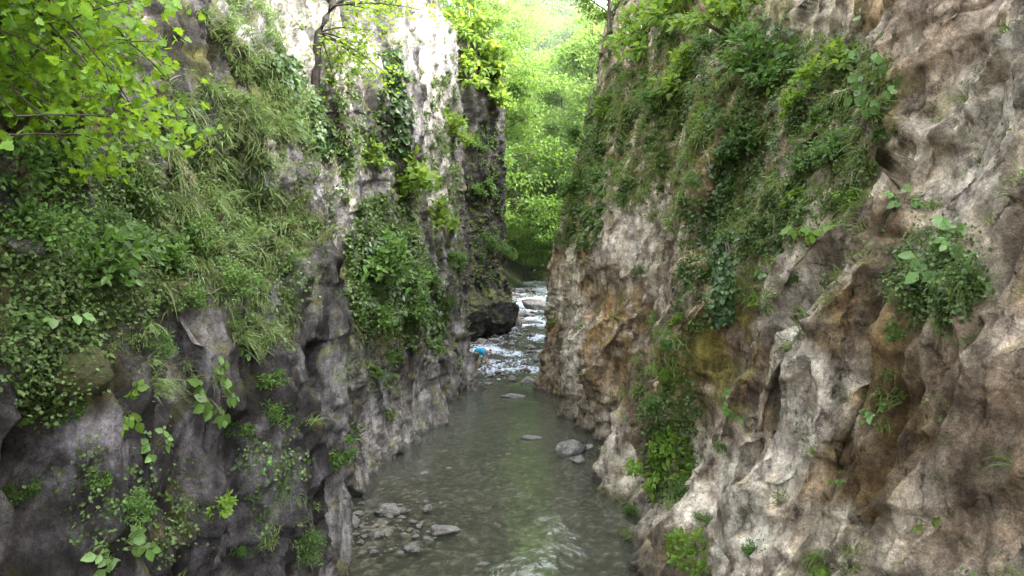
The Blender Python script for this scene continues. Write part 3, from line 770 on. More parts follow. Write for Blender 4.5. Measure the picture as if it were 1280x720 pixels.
# ---- shrub prototype, unit radius, growing along +z
def shrub_meshes(name, seed, nclump, per, lsize, tmpl=T_OV, flat=.7, open_=.35):
    r = np.random.default_rng(seed)
    cl, stems = [], []
    for k in range(nclump):
        d = norm(A([r.normal(), r.normal(), abs(r.normal()) * .9 + .25]))
        e = d * (open_ + (1 - open_) * r.random()) * .9
        cl.append(e)
        stems.append(tube(bez((0, 0, -.25), e, (0, 0, .12), 6), np.linspace(.022, .005, 6), 4))
    cl = A(cl)
    n = nclump * per
    u = rdir(n, r) * (r.random((n, 1)) ** .5) * (.2 + .16 * np.repeat(r.random(nclump), per))[:, None] * A([1, 1, flat])
    pos = np.repeat(cl, per, 0) + u
    ax = norm(rdir(n, r) + .7 * norm(pos) + A([0, 0, -.2])); up = norm(A([0, 0, 1.]) + .55 * rdir(n, r))
    rnd = np.clip(.4 * np.repeat(r.random(nclump), per) + .6 * r.random(n), 0, 1)
    Lf = leaves(pos, ax, up, lsize * (.55 + .8 * r.random(n)), tmpl, rnd)
    return mesh_np(name + '_stem', *join(stems)[:2]), mesh_np(name + '_foliage', Lf[0], Lf[1], False, {'rnd': Lf[2]})
def shrub_proto(kind, ms, mat):
    root = empty(kind); link('stem', ms[0], M_stem, root); link('foliage', ms[1], mat, root); return root

# ---- broad-leaved plant: arching petioles ending in big leaves (unit size)
def broad_meshes(name, seed, nst, lsize, droop=.4):
    r = np.random.default_rng(seed); st, parts = [], []
    pos, ax, up = [], [], []
    for k in range(nst):
        az = r.random() * 6.28; L = .5 + .5 * r.random()
        e = A([math.cos(az) * L * .8, math.sin(az) * L * .8, L * (.75 - droop * r.random())])
        c = bez((0, 0, -.1), e, (0, 0, .25 * L), 7); st.append(tube(c, np.linspace(.018, .008, 7), 4))
        for f, sgn in ((6, 0), (5, 1), (5, -1), (4, 1), (4, -1)):
            if f < 6 and r.random() < .25: continue
            a = az + sgn * 1.1 + r.normal() * .2
            pos.append(c[f]); ax.append([math.cos(a), math.sin(a), -.25 + .25 * r.normal()]); up.append(norm(A([r.normal() * .3, r.normal() * .3, 1.])))
    n = len(pos); rnd = np.clip(r.random(n), 0, 1)
    Lf = leaves(A(pos), A(ax), A(up), lsize * (.6 + .6 * r.random(n)), T_OV, rnd, 1.35)
    return mesh_np(name + '_stem', *join(st)[:2]), mesh_np(name + '_foliage', Lf[0], Lf[1], True, {'rnd': Lf[2]})

SH = {
 'bush': [shrub_meshes('bush%d' % k, 20 + k, 24, 34, .15) for k in range(3)],
 'fine': [shrub_meshes('fine%d' % k, 30 + k, 34, 40, .095, T_DI) for k in range(3)],
 'leafy': [shrub_meshes('leafy%d' % k, 40 + k, 20, 20, .21, flat=.5) for k in range(3)],
 'broad': [broad_meshes('broad%d' % k, 50 + k, 8 + k, .34) for k in range(4)],
}
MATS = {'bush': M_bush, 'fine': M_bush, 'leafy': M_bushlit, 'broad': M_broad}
_proto = {}
def place(kindname, mkey, px, py, rpx, label, group, cat, mat=None, side=None, out=.25, upw=.6, k=None, squash=1.0):
    h = surf(px, py, side)
    if h is None: return None
    loc, n, s, dist = h
    k = random.randrange(len(SH[mkey])) if k is None else k
    mat = mat or MATS[mkey]
    key = (kindname, mkey, k, mat.name)
    if key not in _proto:
        ms = tuple(m.copy() for m in SH[mkey][k]); _proto[key] = o = shrub_proto(kindname, ms, mat)
    else: o = copy_tree(_proto[key])
    R_ = rpx * dist / F
    zax = (n * (1 - upw) + Vector((0, 0, 1)) * upw).normalized()
    q = zax.to_track_quat('Z', 'Y')
    o.rotation_mode = 'QUATERNION'
    from mathutils import Quaternion
    o.rotation_quaternion = q @ Quaternion((0, 0, 1), random.random() * 6.28)
    o.location = loc - n * .03
    o.scale = (R_, R_, R_ * squash)
    tag(o, label, cat, group)
    return o

# =================================================================== VEGETATION ON THE CLIFFS
G_L = 'small shrubs rooted on the shaded grey cliff'
G_R = 'small shrubs rooted on the sunward brown cliff'
def shrub(px, py, r, label, mkey='bush', group=None, mat=None, **kw):
    return place('shrub', mkey, px, py, r, label, group, 'shrub', mat, **kw)
def plant(px, py, r, label, group=None, mat=None, **kw):
    return place('broadleaf_plant', 'broad', px, py, r, label, group, 'plant', mat, **kw)

# left cliff: the clearly separate plants
plant(262, 495, 40, 'fresh green broad-leaved plant alone in the middle of the dark grey rock face', upw=.35)
plant(160, 512, 34, 'yellow-green broad-leaved plant beside a pale rock rib low on the dark cliff', mat=M_maple, upw=.35)
plant(195, 560, 26, 'drooping green plant trailing down just below the yellow-green plant', upw=.2)
plant(208, 610, 22, 'small light green plant lowest of the trailing ones on the dark rock', mat=M_bushlit, upw=.2)
plant(305, 436, 20, 'small five-leaved plant under the hanging grass of the dark cliff', upw=.35)
plant(330, 580, 16, 'tiny bright plant on the dark rock beside the gravel bar', upw=.3)
plant(148, 690, 40, 'dark green low plant in the bottom corner of the dark cliff', upw=.4)
plant(50, 405, 44, 'grey-green plant with pale round leaves on the mossy ledge', upw=.4)
plant(110, 440, 24, 'small bright leaf spray beside the mossy ledge', mat=M_bushlit, upw=.4)
shrub(160, 640, 30, 'dim small-leaved shrub low in the dark hollow of the near cliff', 'fine')
shrub(340, 520, 26, 'dim green shrub in the dark hollow beside the long bare rib', 'fine')
plant(30, 520, 26, 'pale small-leaved plant beneath the mossy ledge at the picture edge', upw=.4)
shrub(115, 345, 70, 'dark leafy shrub under the overhanging maple branch', 'bush')
shrub(190, 330, 48, 'mid green shrub below the big tuft of hanging grass', 'bush')
shrub(40, 290, 60, 'dark shrub in the deep shade below the maple leaves', 'fine')
shrub(275, 640, 22, 'small green shrub on the dark rock near the stream corner', 'leafy')
shrub(372, 690, 34, 'low green shrub at the foot of the near dark buttress', 'fine')
shrub(425, 575, 30, 'dark green bush in the gap behind the near dark buttress', 'bush')
shrub(480, 335, 62, 'large dark bush hanging on the second buttress above its pale foot', 'bush')
shrub(515, 390, 34, 'bushy dark green creeper clump on the second buttress above the water', 'bush')
shrub(462, 400, 30, 'dark bush tucked against the edge of the near buttress', 'bush')
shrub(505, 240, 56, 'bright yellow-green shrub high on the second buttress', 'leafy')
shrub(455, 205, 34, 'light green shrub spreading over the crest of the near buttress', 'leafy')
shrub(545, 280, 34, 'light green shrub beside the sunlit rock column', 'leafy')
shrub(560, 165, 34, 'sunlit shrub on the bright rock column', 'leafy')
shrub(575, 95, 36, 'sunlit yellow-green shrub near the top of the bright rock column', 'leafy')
shrub(610, 310, 24, 'dark shrub on the face of the far dark tower', 'fine')
shrub(632, 320, 18, 'small dark bush at the outer edge of the far dark tower', 'fine')
shrub(300, 360, 36, 'dull green shrub beneath the hanging grass', 'fine')
shrub(365, 330, 16, 'small shrub against the rock rib of the near buttress', 'fine')
for px, py, r in [(20, 220, 50), (90, 210, 45), (160, 250, 40), (150, 300, 36), (230, 380, 30), (200, 440, 26), (90, 520, 24), (340, 480, 20), (120, 600, 20), (300, 690, 16),
                  (250, 300, 34), (310, 250, 26), (300, 540, 18), (50, 470, 30), (20, 620, 26),
                  (530, 350, 26), (545, 440, 12), (490, 450, 18), (470, 470, 14), (560, 380, 16), (570, 330, 20), (600, 240, 20), (590, 180, 22)]:
    shrub(px, py, r, 'small scrubby green shrub rooted in a crack of the dark grey cliff', random.choice(['fine', 'bush', 'fine']), G_L)

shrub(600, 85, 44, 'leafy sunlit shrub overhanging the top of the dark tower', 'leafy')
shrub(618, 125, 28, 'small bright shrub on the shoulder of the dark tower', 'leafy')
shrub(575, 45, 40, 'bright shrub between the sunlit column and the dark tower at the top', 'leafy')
# right cliff
plant(1180, 335, 46, 'broad-leaved green plant on the dark ledge of the near brown rock', upw=.4)
plant(1195, 305, 30, 'upper leafy rosette just above the broad plant on the dark ledge', upw=.4)
plant(1095, 112, 34, 'light-leaved plant reaching out beside the near pinkish rock', upw=.3)
plant(1075, 60, 40, 'bright green plant at the top of the brown cliff beside bare rock', upw=.4)
plant(1130, 255, 24, 'pale leaf spray over the dark crack in the near rock', upw=.3)
plant(1020, 285, 42, 'yellow-green plant growing above the pale rock slab', upw=.35, mat=M_bushlit)
plant(1095, 515, 22, 'grassy green plant in the brown recess right of the slab', upw=.4)
plant(912, 508, 24, 'small green plant in a hollow left of the pale slab', upw=.4)
plant(1050, 598, 16, 'small bright plant under the brown recess', upw=.4, mat=M_bushlit)
plant(1160, 655, 22, 'small yellowish plant low on the near pink rock', upw=.4, mat=M_bushlit)
plant(1045, 710, 30, 'grassy plant at the bottom edge beneath the brown recess', upw=.4, mat=M_bushlit)
plant(960, 340, 26, 'pale green plant at the top of the slanting grey rib', upw=.4)
shrub(830, 590, 44, 'green leafy shrub low on the brown cliff above the grey foot block', 'leafy')
shrub(845, 555, 34, 'upper green shrub in the cleft above the grey foot block', 'leafy')
shrub(862, 695, 34, 'light green shrub at the bottom edge on the sloping grey rock', 'leafy')
shrub(772, 660, 26, 'mossy green tuft at the waterline of the grey foot block', 'fine', mat=M_bushlit)
shrub(950, 95, 62, 'leafy dark shrub near the top of the brown cliff', 'bush')
shrub(1055, 90, 50, 'green shrub left of the near pink rock at the top', 'leafy')
shrub(915, 35, 60, 'large bright shrub on the cliff rim', 'leafy')
shrub(935, 180, 46, 'dark shrub above the ivy column', 'bush')
shrub(1045, 200, 42, 'mid green shrub on the face beside the mossy ledge', 'bush')
shrub(860, 105, 46, 'light green shrub on the grassy slope of the rim', 'leafy')
shrub(800, 60, 46, 'light green shrub on the crest above the brown buttress', 'leafy')
shrub(840, 20, 50, 'bushy green shrub at the very top of the grassy slope', 'leafy')
shrub(720, 240, 30, 'dark green bush on the crest of the far smooth tower', 'bush')
shrub(735, 180, 32, 'shaded bush higher on the crest of the far smooth tower', 'bush')
shrub(708, 300, 20, 'small dark bush at the shoulder of the far smooth tower', 'fine')
shrub(1010, 210, 30, 'dull green shrub over the light rock hollow', 'bush')
shrub(1170, 370, 40, 'dark grassy bush under the broad plant on the near ledge', 'fine')
shrub(830, 470, 20, 'mossy green bush in the cleft behind the foot block', 'fine', mat=M_bushlit)
for px, py, r in [(760, 140, 22), (815, 130, 20), (880, 150, 20), (890, 60, 26), (985, 90, 24), (1000, 130, 26), (920, 240, 18),
                  (1040, 150, 28), (1065, 250, 24), (1000, 250, 24), (960, 290, 20), (945, 380, 18), (870, 230, 20), (850, 400, 14), (835, 430, 20), (815, 510, 18), (850, 620, 22),
                  (880, 650, 16), (900, 560, 12), (990, 350, 14), (780, 250, 16), (750, 220, 22), (1110, 170, 18), (800, 340, 12), (820, 400, 14), (790, 640, 14), (940, 690, 16), (1120, 420, 16)]:
    shrub(px, py, r, 'small scrubby green shrub rooted in a crack of the brown cliff', random.choice(['fine', 'bush', 'leafy', 'fine']), G_R)

# ---- ivy curtains
def ivy(px0, py0, px1, py1, wpx, n, lpx, label, side):
    pos, ax, up, parts = [], [], [], []
    stems = []
    for k in range(7):
        pts = []
        o_ = random.uniform(-.8, .8) * wpx
        for t in np.linspace(0, 1, 9):
            h = surf(px0 + (px1 - px0) * t + o_ * (.5 + .5 * t) + random.uniform(-3, 3), py0 + (py1 - py0) * t, side)
            if h and (not pts or np.linalg.norm(pts[-1] - A(h[0])) < 1.5): pts.append(A(h[0] + h[1] * .03))
        if len(pts) > 3: stems.append(tube(pts, np.linspace(.018, .006, len(pts)), 4))
    for k in range(n):
        t = random.random(); w = random.gauss(0, .42) * wpx
        h = surf(px0 + (px1 - px0) * t + w, py0 + (py1 - py0) * t, side)
        if h is None: continue
        pos.append(A(h[0] + h[1] * random.uniform(.01, .12)))
        ax.append(A(Vector((random.gauss(0, .5), random.gauss(0, .5), -1)) + h[1] * .4)); up.append(A(h[1] + Vector((random.gauss(0, .4), random.gauss(0, .4), random.gauss(0, .4) + .3))))
    d0 = surf((px0 + px1) / 2, (py0 + py1) / 2, side)
    pos = A(pos); sz = lpx * d0[3] / F * (.6 + .8 * rng.random(len(pos)))
    c0 = pos.mean(0)
    Lf = leaves(pos - c0, A(ax), A(up), sz, T_OV, rng.random(len(pos)), 1.5)
    root = empty('ivy', c0)
    link('foliage', mesh_np('ivy_foliage', Lf[0], Lf[1], False, {'rnd': Lf[2]}), M_ivy, root)
    if stems:
        J = join(stems); link('vines', mesh_np('ivy_stem', J[0] - c0, J[1]), M_bark, root)
    tag(root, label, 'ivy')
ivy(352, 70, 408, 190, 20, 1100, 6.5, 'dark ivy band running down the crest of the near dark buttress', 0)
ivy(905, 200, 902, 400, 17, 800, 7, 'dark glossy ivy column hanging down the brown cliff', 1)
ivy(545, 360, 546, 430, 8, 200, 6, 'ivy strands hanging beside the water on the second buttress', 0)
ivy(470, 290, 495, 400, 32, 900, 9, 'wide ivy mat over the second buttress beneath the large bush', 0)
ivy(492, 60, 505, 190, 12, 350, 8, 'dark ivy on the shaded face left of the sunlit column', 0)

# ---- grass (stuff): long drooping blades in tussocks
def blades(base, nrm, L, spread, droop, w, rnd):
    n = len(base)
    d = norm(nrm * .75 + A([0, 0, .55]) + spread * rdir(n))
    t = np.linspace(0, 1, 5)
    pts = base[:, None] + L[:, None, None] * (t[None, :, None] * d[:, None] * .9 + (t[None, :, None] ** 2) * A([0, 0, -1.]) * droop[:, None, None])
    side = norm(np.cross(d, rdir(n)))
    ww = (w[:, None] * (1 - t ** 1.6)[None] + .0008)[:, :, None] * side[:, None]
    V = np.stack([pts - ww, pts + ww], 2).reshape(n, 10, 3)
    f = A([[0, 1, 3, 2], [2, 3, 5, 4], [4, 5, 7, 6], [6, 7, 9, 8]])
    F_ = (f[None] + (np.arange(n) * 10)[:, None, None]).reshape(-1, 4)
    return V.reshape(-1, 3), [F_], np.repeat(rnd, 10)
def grass_zone(zones, P, N, side, ngen, gen_w):
    base, nr, ln_, tone = [], [], [], []
    for px, py, rx, ry, ntuft, lpx in zones:
        for k in range(int(ntuft * .6)):
            a, q = random.random() * 6.283, math.sqrt(random.random())
            h = surf(px + rx * q * math.cos(a), py + ry * q * math.sin(a), side)
            if h is None: continue
            nb = random.randint(22, 50); tn = random.random()
            L0 = lpx * h[3] / F * random.uniform(.12, .5)
            for j in range(nb):
                base.append(A(h[0]) + rng.normal(size=3) * .045 * max(.6, h[3] / 10)); nr.append(A(h[1])); ln_.append(L0 * random.uniform(.5, 1.2)); tone.append(tn)
    # generic tufts anywhere the rock is not too steep
    idx = rng.choice(len(P), ngen, p=gen_w / gen_w.sum())
    for i in idx:
        nb = random.randint(12, 30); tn = random.random(); dd = np.linalg.norm(P[i] - CAM); L0 = random.uniform(.12, .42)
        for j in range(nb):
            base.append(P[i] + rng.normal(size=3) * .04 * max(.6, dd / 10)); nr.append(N[i]); ln_.append(L0 * random.uniform(.5, 1.2)); tone.append(tn)
    base, nr, ln_, tone = A(base), A(nr), A(ln_), A(tone)
    n = len(base); dist = np.linalg.norm(base - CAM, axis=1)
    w = .0036 * np.clip(dist / 6, 1, 4) * (.7 + .6 * rng.random(n))
    return blades(base, nr, ln_, .62, .3 + .5 * rng.random(n), w, np.clip(.55 * tone + .45 * rng.random(n), 0, 1))
nzL = fbm(PL * .6, 3, 201); nzR = fbm(PR * .6, 3, 202)
def genw(P, N, nz, ymax, zmin, thr):
    vis = (P[:, 1] > 2) & (P[:, 1] < ymax) & (P[:, 2] > zmin) & (np.abs(P[:, 0]) < 16)
    return vis * (smooth01(N[:, 2] + .45 * nz, thr, thr + .45) + .004) * (P[:, 1] / 12 + .3)
zL = [(255, 215, 105, 105, 330, 75), (330, 115, 55, 60, 130, 60), (300, 290, 90, 60, 170, 70), (325, 395, 40, 50, 80, 60), (385, 265, 30, 50, 24, 45), (160, 395, 70, 40, 60, 50),
      (250, 330, 70, 50, 80, 65), (430, 180, 30, 50, 30, 35), (355, 140, 30, 40, 70, 60), (490, 280, 50, 40, 30, 30), (560, 200, 20, 60, 40, 30), (215, 470, 60, 30, 25, 40), (300, 40, 60, 40, 80, 45), (460, 440, 30, 40, 30, 30), (360, 660, 50, 40, 30, 30)]
V_, F_, R_ = grass_zone(zL, PL, NL, 0, 900, genw(PL, NL, nzL, 34, 1.2, .25))
o = link('grass', mesh_np('grass_left', V_, F_, False, {'rnd': R_}), M_grass); tag(o, 'long grey-green grass hanging from the ledges of the dark cliff', 'grass', None, 'stuff')
zR = [(790, 170, 55, 90, 200, 36), (850, 130, 45, 90, 130, 40), (880, 60, 60, 60, 90, 40), (830, 240, 40, 40, 60, 34), (725, 230, 22, 80, 110, 26), (760, 90, 30, 80, 90, 26), (1050, 210, 50, 70, 90, 50),
      (960, 260, 50, 50, 70, 45), (945, 350, 25, 50, 50, 40), (1170, 365, 55, 40, 90, 50), (830, 480, 40, 80, 90, 28), (775, 650, 22, 40, 40, 22), (900, 150, 60, 60, 90, 40), (1000, 110, 60, 70, 70, 45), (1080, 110, 40, 60, 60, 50),
      (1095, 500, 40, 40, 20, 40), (1040, 700, 40, 20, 20, 40), (870, 690, 30, 30, 20, 30), (920, 310, 20, 50, 40, 36)]
V_, F_, R_ = grass_zone(zR, PR, NR, 1, 900, genw(PR, NR, nzR, 34, 1., .4))
o = link('grass', mesh_np('grass_right', V_, F_, False, {'rnd': R_}), M_grassR); tag(o, 'bright green grass on the slopes and ledges of the brown cliff', 'grass', None, 'stuff')

# ---- creeping ground cover (stuff): small leaves clinging to ledges and cracks
def cover(P, N, nz, nclust, w, name, label, zs, side):
    pos, nn = [], []
    idx = list(rng.choice(len(P), nclust, p=w / w.sum()))
    cen = [(P[i], N[i]) for i in idx]
    for px, py, rx, ry, n in zs:
        for k in range(n):
            a, q = random.random() * 6.283, math.sqrt(random.random())
            h = surf(px + rx * q * math.cos(a), py + ry * q * math.sin(a), side)
            if h: cen.append((A(h[0]), A(h[1])))
    for c, n_ in cen:
        k = random.randint(12, 40); r_ = random.uniform(.05, .13)
        for j in range(k):
            pos.append(c + rng.normal(size=3) * r_ * A([.6, 1, 1]) + n_ * random.uniform(0, .06)); nn.append(n_)
    pos, nn = A(pos), A(nn); n = len(pos)
    dist = np.linalg.norm(pos - CAM, axis=1)
    sz = (.03 + .035 * rng.random(n)) * np.clip(dist / 9, .9, 2.6)
    ax = norm(rdir(n) + .5 * nn + A([0, 0, -.5])); up = norm(nn + A([0, 0, .8]) + .5 * rdir(n))
    Lf = leaves(pos, ax, up, sz, T_DI, rng.random(n), 1.2)
    o = link('ground_cover', mesh_np(name, Lf[0], Lf[1], False, {'rnd': Lf[2]}), M_cover); tag(o, label, 'ground cover', None, 'stuff')
cover(PL, NL, nzL, 800, genw(PL, NL, nzL, 40, 1.0, .1), 'cover_left', 'small creeping leaves over the ledges of the dark grey cliff',
      [(110, 320, 110, 90, 320), (60, 430, 60, 80, 120), (240, 260, 120, 110, 130), (480, 330, 50, 90, 330), (530, 390, 30, 50, 80), (400, 200, 40, 110, 40), (330, 350, 60, 80, 50), (560, 180, 30, 110, 60), (610, 260, 24, 120, 160), (460, 130, 60, 80, 70), (160, 620, 100, 80, 30), (340, 600, 40, 80, 30)], 0)
cover(PR, NR, nzR, 650, genw(PR, NR, nzR, 40, .6, .3), 'cover_right', 'small creeping leaves over the ledges of the brown cliff',
      [(930, 110, 90, 90, 220), (1040, 160, 60, 120, 110), (800, 130, 70, 120, 180), (730, 210, 30, 110, 220), (950, 260, 60, 60, 140), (835, 540, 40, 90, 80), (1170, 345, 55, 50, 120), (870, 330, 30, 90, 80)], 1)

# =================================================================== TREES
# overhanging maple, trunk on the ledge just out of the picture
def maple_tree():
    r = np.random.default_rng(5)
    root = empty('maple_tree', (-5.6, 3.6, 7.0))
    tv = tube(bez((0, 0, -1.8), (.5, .6, 5.5), (-.2, 0, .6), 12), np.linspace(.16, .06, 12), 9)
    link('trunk', mesh_np('maple_trunk', tv[0], tv[1]), M_bark, root)
    br, pos, ax, up, rn = [], [], [], [], []
    ends = []
    B0 = A([-5.6, 3.6, 7.0])
    for k in range(34):
        Y = 4.3 + 2.4 * r.random()
        px = -50 + 250 * ((k * .618) % 1); py = r.uniform(-60, 185) - max(0, px - 90) * .35 - max(0, 60 - px) * .5
        e = A([(px - 640) / F * Y, Y, CAMZ + (HOR - py) / F * Y]) - B0
        s = A([.1, .1, .3 + 2.6 * r.random()])
        c = bez(s, e, (0, .2, .5), 9); br.append(tube(c, np.linspace(.03, .006, 9), 5))
        for j in range(12):
            b = c[3 + int(r.integers(0, 6))]; e2 = b + r.normal(size=3) * A([.3, .3, .16]) + A([.14, .05, -.16])
            tw = bez(b, e2, (0, 0, .05), 5); br.append(tube(tw, np.linspace(.007, .003, 5), 4))
            for q in range(40):
                p = tw[int(r.integers(1, 5))] + r.normal(size=3) * A([.13, .13, .085])
                pos.append(p); ax.append(A([r.normal(), r.normal(), -.75 + .3 * r.normal()])); up.append(A([r.normal() * .75, -.3 + r.normal() * .75, 1.])); rn.append(r.random())
    n = len(pos)
    Lf = leaves(A(pos), A(ax), A(up), (.034 + .055 * r.random(n) ** 1.3), T_MA, A(rn))
    J = join(br); link('limbs', mesh_np('maple_limbs', J[0], J[1]), M_bark, root)
    link('foliage', mesh_np('maple_foliage', Lf[0], Lf[1], False, {'rnd': Lf[2]}), M_maple, root)
    tag(root, 'bright green maple branches overhanging from the top corner above the mossy ledge', 'tree')
maple_tree()

# thin dark tree leaning over the crest of the near buttress
def crest_tree():
    h0 = surf(397, 112, 0); loc = A(h0[0])
    root = empty('young_tree', loc); Y = loc[1]
    def at(px, py, dy=0): return A([(px - 640) / F * (Y + dy), Y + dy, CAMZ + (HOR - py) / F * (Y + dy)]) - loc
    pts = [at(396, 118), at(397, 90), at(399, 62), at(401, 45), at(410, 28), at(418, 12), at(421, -10), at(424, -40), at(430, -75)]
    tv = tube(pts, np.linspace(.11, .065, len(pts)), 8); link('trunk', mesh_np('young_trunk', tv[0], tv[1]), M_barkdark, root)
    r = np.random.default_rng(9); br = []; pos, ax, up = [], [], []
    tips = [(440, 90), (470, 98), (490, 100), (450, 15), (475, -10), (500, 15), (385, -25), (420, 105), (455, 70), (520, -20), (540, 20), (360, -30), (480, 25), (462, 45)]
    for px, py in tips:
        dy = r.uniform(-1, 1.2); s = pts[3 if py > 40 else 5]; e = at(px, py, dy)
        c = bez(s, e, (0, 0, .25), 7); br.append(tube(c, np.linspace(.025, .006, 7), 5))
        for q in range(95):
            p = c[int(r.integers(3, 7))] + r.normal(size=3) * A([.24, .24, .13])
            pos.append(p); ax.append(A([r.normal(), r.normal(), -.3])); up.append(A([r.normal() * .4, r.normal() * .4, 1.]))
    n = len(pos); Lf = leaves(A(pos), A(ax), A(up), .12 * (.6 + .7 * r.random(n)), T_OV, r.random(n), 1.2)
    J = join(br); link('limbs', mesh_np('young_limbs', J[0], J[1]), M_barkdark, root)
    link('crown', mesh_np('young_crown', Lf[0], Lf[1], False, {'rnd': Lf[2]}), M_bushlit, root)
    tag(root, 'thin dark curved tree leaning out over the crest of the near buttress', 'tree')
crest_tree()

protos = {
 'a': tree_proto('broadleaf_tree', tree_meshes('tree_a', 14, 5.0, 61, 120, 95, .30, .22), M_tree),
 'b': tree_proto('broadleaf_tree', tree_meshes('tree_b', 17, 5.4, 62, 130, 95, .30, .25, .4), M_tree),
 'c': tree_proto('broadleaf_tree', tree_meshes('tree_c', 12, 4.6, 63, 110, 95, .28, .15, .4, (1.2, 0)), M_treedark),
 'd': tree_proto('slender_tree', tree_meshes('tree_d', 9, 2.6, 64, 80, 80, .2, .3, .45), M_tree, M_barkpale),
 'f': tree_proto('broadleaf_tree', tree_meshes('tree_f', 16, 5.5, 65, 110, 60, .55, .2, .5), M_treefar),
}
protos['e'] = tree_proto('broadleaf_tree', tree_meshes('tree_e', 26, 7.0, 66, 230, 120, .34, .2, .4), M_tree)
protos['g'] = tree_proto('broadleaf_tree', tree_meshes('tree_g', 24, 6.4, 67, 220, 110, .34, .15, .4), M_treedark)
used = set()
def tree(k, x, y, s, rot, label, group=None, z=None):
    if k in used: o = copy_tree(protos[k])
    else: o = protos[k]; used.add(k)
    if z is None: z = float(terrain_h(A([x]), A([y]))[0])
    o.location = (x, y, z); o.rotation_euler = (0, 0, rot); o.scale = (s, s, s)
    tag(o, label, 'tree', group); return o
def TX(px, y): return (px - 640) / F * y
tree('c', TX(655, 78), 78, .8, .3, 'dark low tree just behind the top of the rapids')
tree('a', TX(672, 84), 84, 1.0, 1.2, 'sunlit spreading tree standing in the middle of the gap')
tree('b', TX(700, 92), 92, 1.05, 2.2, 'tall bright tree behind the crest of the smooth tower')
tree('b', TX(640, 96), 96, 1.0, 4.2, 'tall sunlit tree behind the dark tower in the gap')
tree('c', TX(620, 74), 74, .95, 2.6, 'darker green tree against the edge of the dark tower')
tree('c', TX(690, 72), 72, .7, 5.1, 'dark shrubby tree low behind the smooth tower at the rapids')
tree('a', TX(735, 80), 80, 1.1, .7, 'bright tree rising over the grassy crest')
tree('a', TX(650, 112), 112, 1.15, 3.9, 'pale sunlit tree higher up the slope in the gap')
tree('b', TX(705, 116), 116, 1.2, 5.6, 'tall sunlit tree below the strip of sky')
tree('b', TX(600, 88), 88, 1.2, 1.9, 'tall tree above the dark tower')
tree('c', TX(760, 66), 66, 1.0, 3.3, 'leafy tree over the crest of the brown cliff')
tree('a', TX(745, 105), 105, 1.25, 2.9, 'large sunlit tree on the slope right of the sky strip')
for k, (px, y, s) in enumerate([(610, 125, 1.2), (665, 135, 1.2), (730, 132, 1.25), (690, 140, 1.1), (580, 110, 1.2), (770, 120, 1.2), (785, 92, 1.1), (560, 95, 1.2), (800, 105, 1.2)]):
    tree('ab'[k % 2], TX(px, y), y, s, k * 1.7, 'sunlit broadleaf tree on the slope beyond the gorge', 'sunlit trees on the slope beyond the gorge')
for k in range(34):
    y = 150 + 130 * ((k * .618) % 1); px = 520 + 300 * ((k * .377 + .1) % 1)
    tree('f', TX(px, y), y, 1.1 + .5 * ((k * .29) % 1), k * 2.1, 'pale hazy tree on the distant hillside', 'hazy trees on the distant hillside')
tree('e', TX(700, 86), 86, 1.0, .4, 'tall sunlit tree with dark forked limbs in the centre of the gap')
tree('e', TX(738, 74), 74, 1.05, 2.4, 'big bright tree leaning over the crest on the brown side of the gap')
tree('g', TX(612, 68), 68, 1.05, 1.1, 'tall darker tree with a slanting stem beside the dark tower')
tree('e', TX(640, 104), 104, 1.2, 3.3, 'tall pale tree further up the gap behind the dark tower')
tree('e', TX(590, 84), 84, 1.2, 5.1, 'bright crown showing over the top of the dark tower')
tree('g', TX(768, 92), 92, 1.2, 4.1, 'deep green tall tree behind the grassy crest')
tree('e', TX(652, 150), 150, 1.4, .9, 'tall hazy tree at the side of the sky strip')
tree('e', TX(722, 150), 150, 1.4, 2.9, 'tall hazy tree on the brown side of the sky strip')
tree('e', TX(722, 172), 172, 1.75, 4.9, 'very tall hazy tree on the right edge of the sky strip')
tree('e', TX(668, 165), 165, 1.8, 2.6, 'very tall hazy tree on the left edge of the sky strip')
tree('e', TX(694, 200), 200, 1.7, 1.9, 'tall hazy tree closing the bottom of the sky strip')
tree('g', TX(664, 80), 80, .42, 2.0, 'low shaded tree overhanging the head of the rapids')
for tx, ty, ts, lb in [(5.0, 24.2, .6, 'young tree on the brown rim whose leaves shade the bright rock column'), (5.8, 25.8, .7, 'second young tree on the brown rim beyond the grassy slope'), (6.6, 12.6, .6, 'young tree high on the near part of the brown rim')]:
    h = BV[1].ray_cast(Vector((tx, ty, 60)), Vector((0, 0, -1)))
    if h[0] is not None: tree('d', tx, ty, ts, tx * 3, lb, None, h[0].z - .2)
# slender trees standing on the rims
def rim_tree(k, px, py, side, s, rot, label, group=None):
    h = surf(px, py, side)
    if h is None: return
    tree(k, h[0].x - h[1].x * .2, h[0].y + .3, s, rot, label, group, h[0].z - .25)
rim_tree('d', 590, 62, 0, .55, .4, 'slender sunlit tree on top of the bright rock column')
rim_tree('d', 610, 120, 0, .7, 2.4, 'slender tree on the shoulder of the dark tower')
rim_tree('d', 545, 15, 0, .6, 4.0, 'sunlit young tree above the shaded face at the top')
rim_tree('d', 480, 20, 0, .5, 5.3, 'bright young tree above the second buttress')
rim_tree('d', 760, 60, 1, .6, 1.0, 'slender tree on the crest of the far smooth tower')
rim_tree('d', 785, 15, 1, .6, 3.0, 'slender tree at the top of the grassy crest')

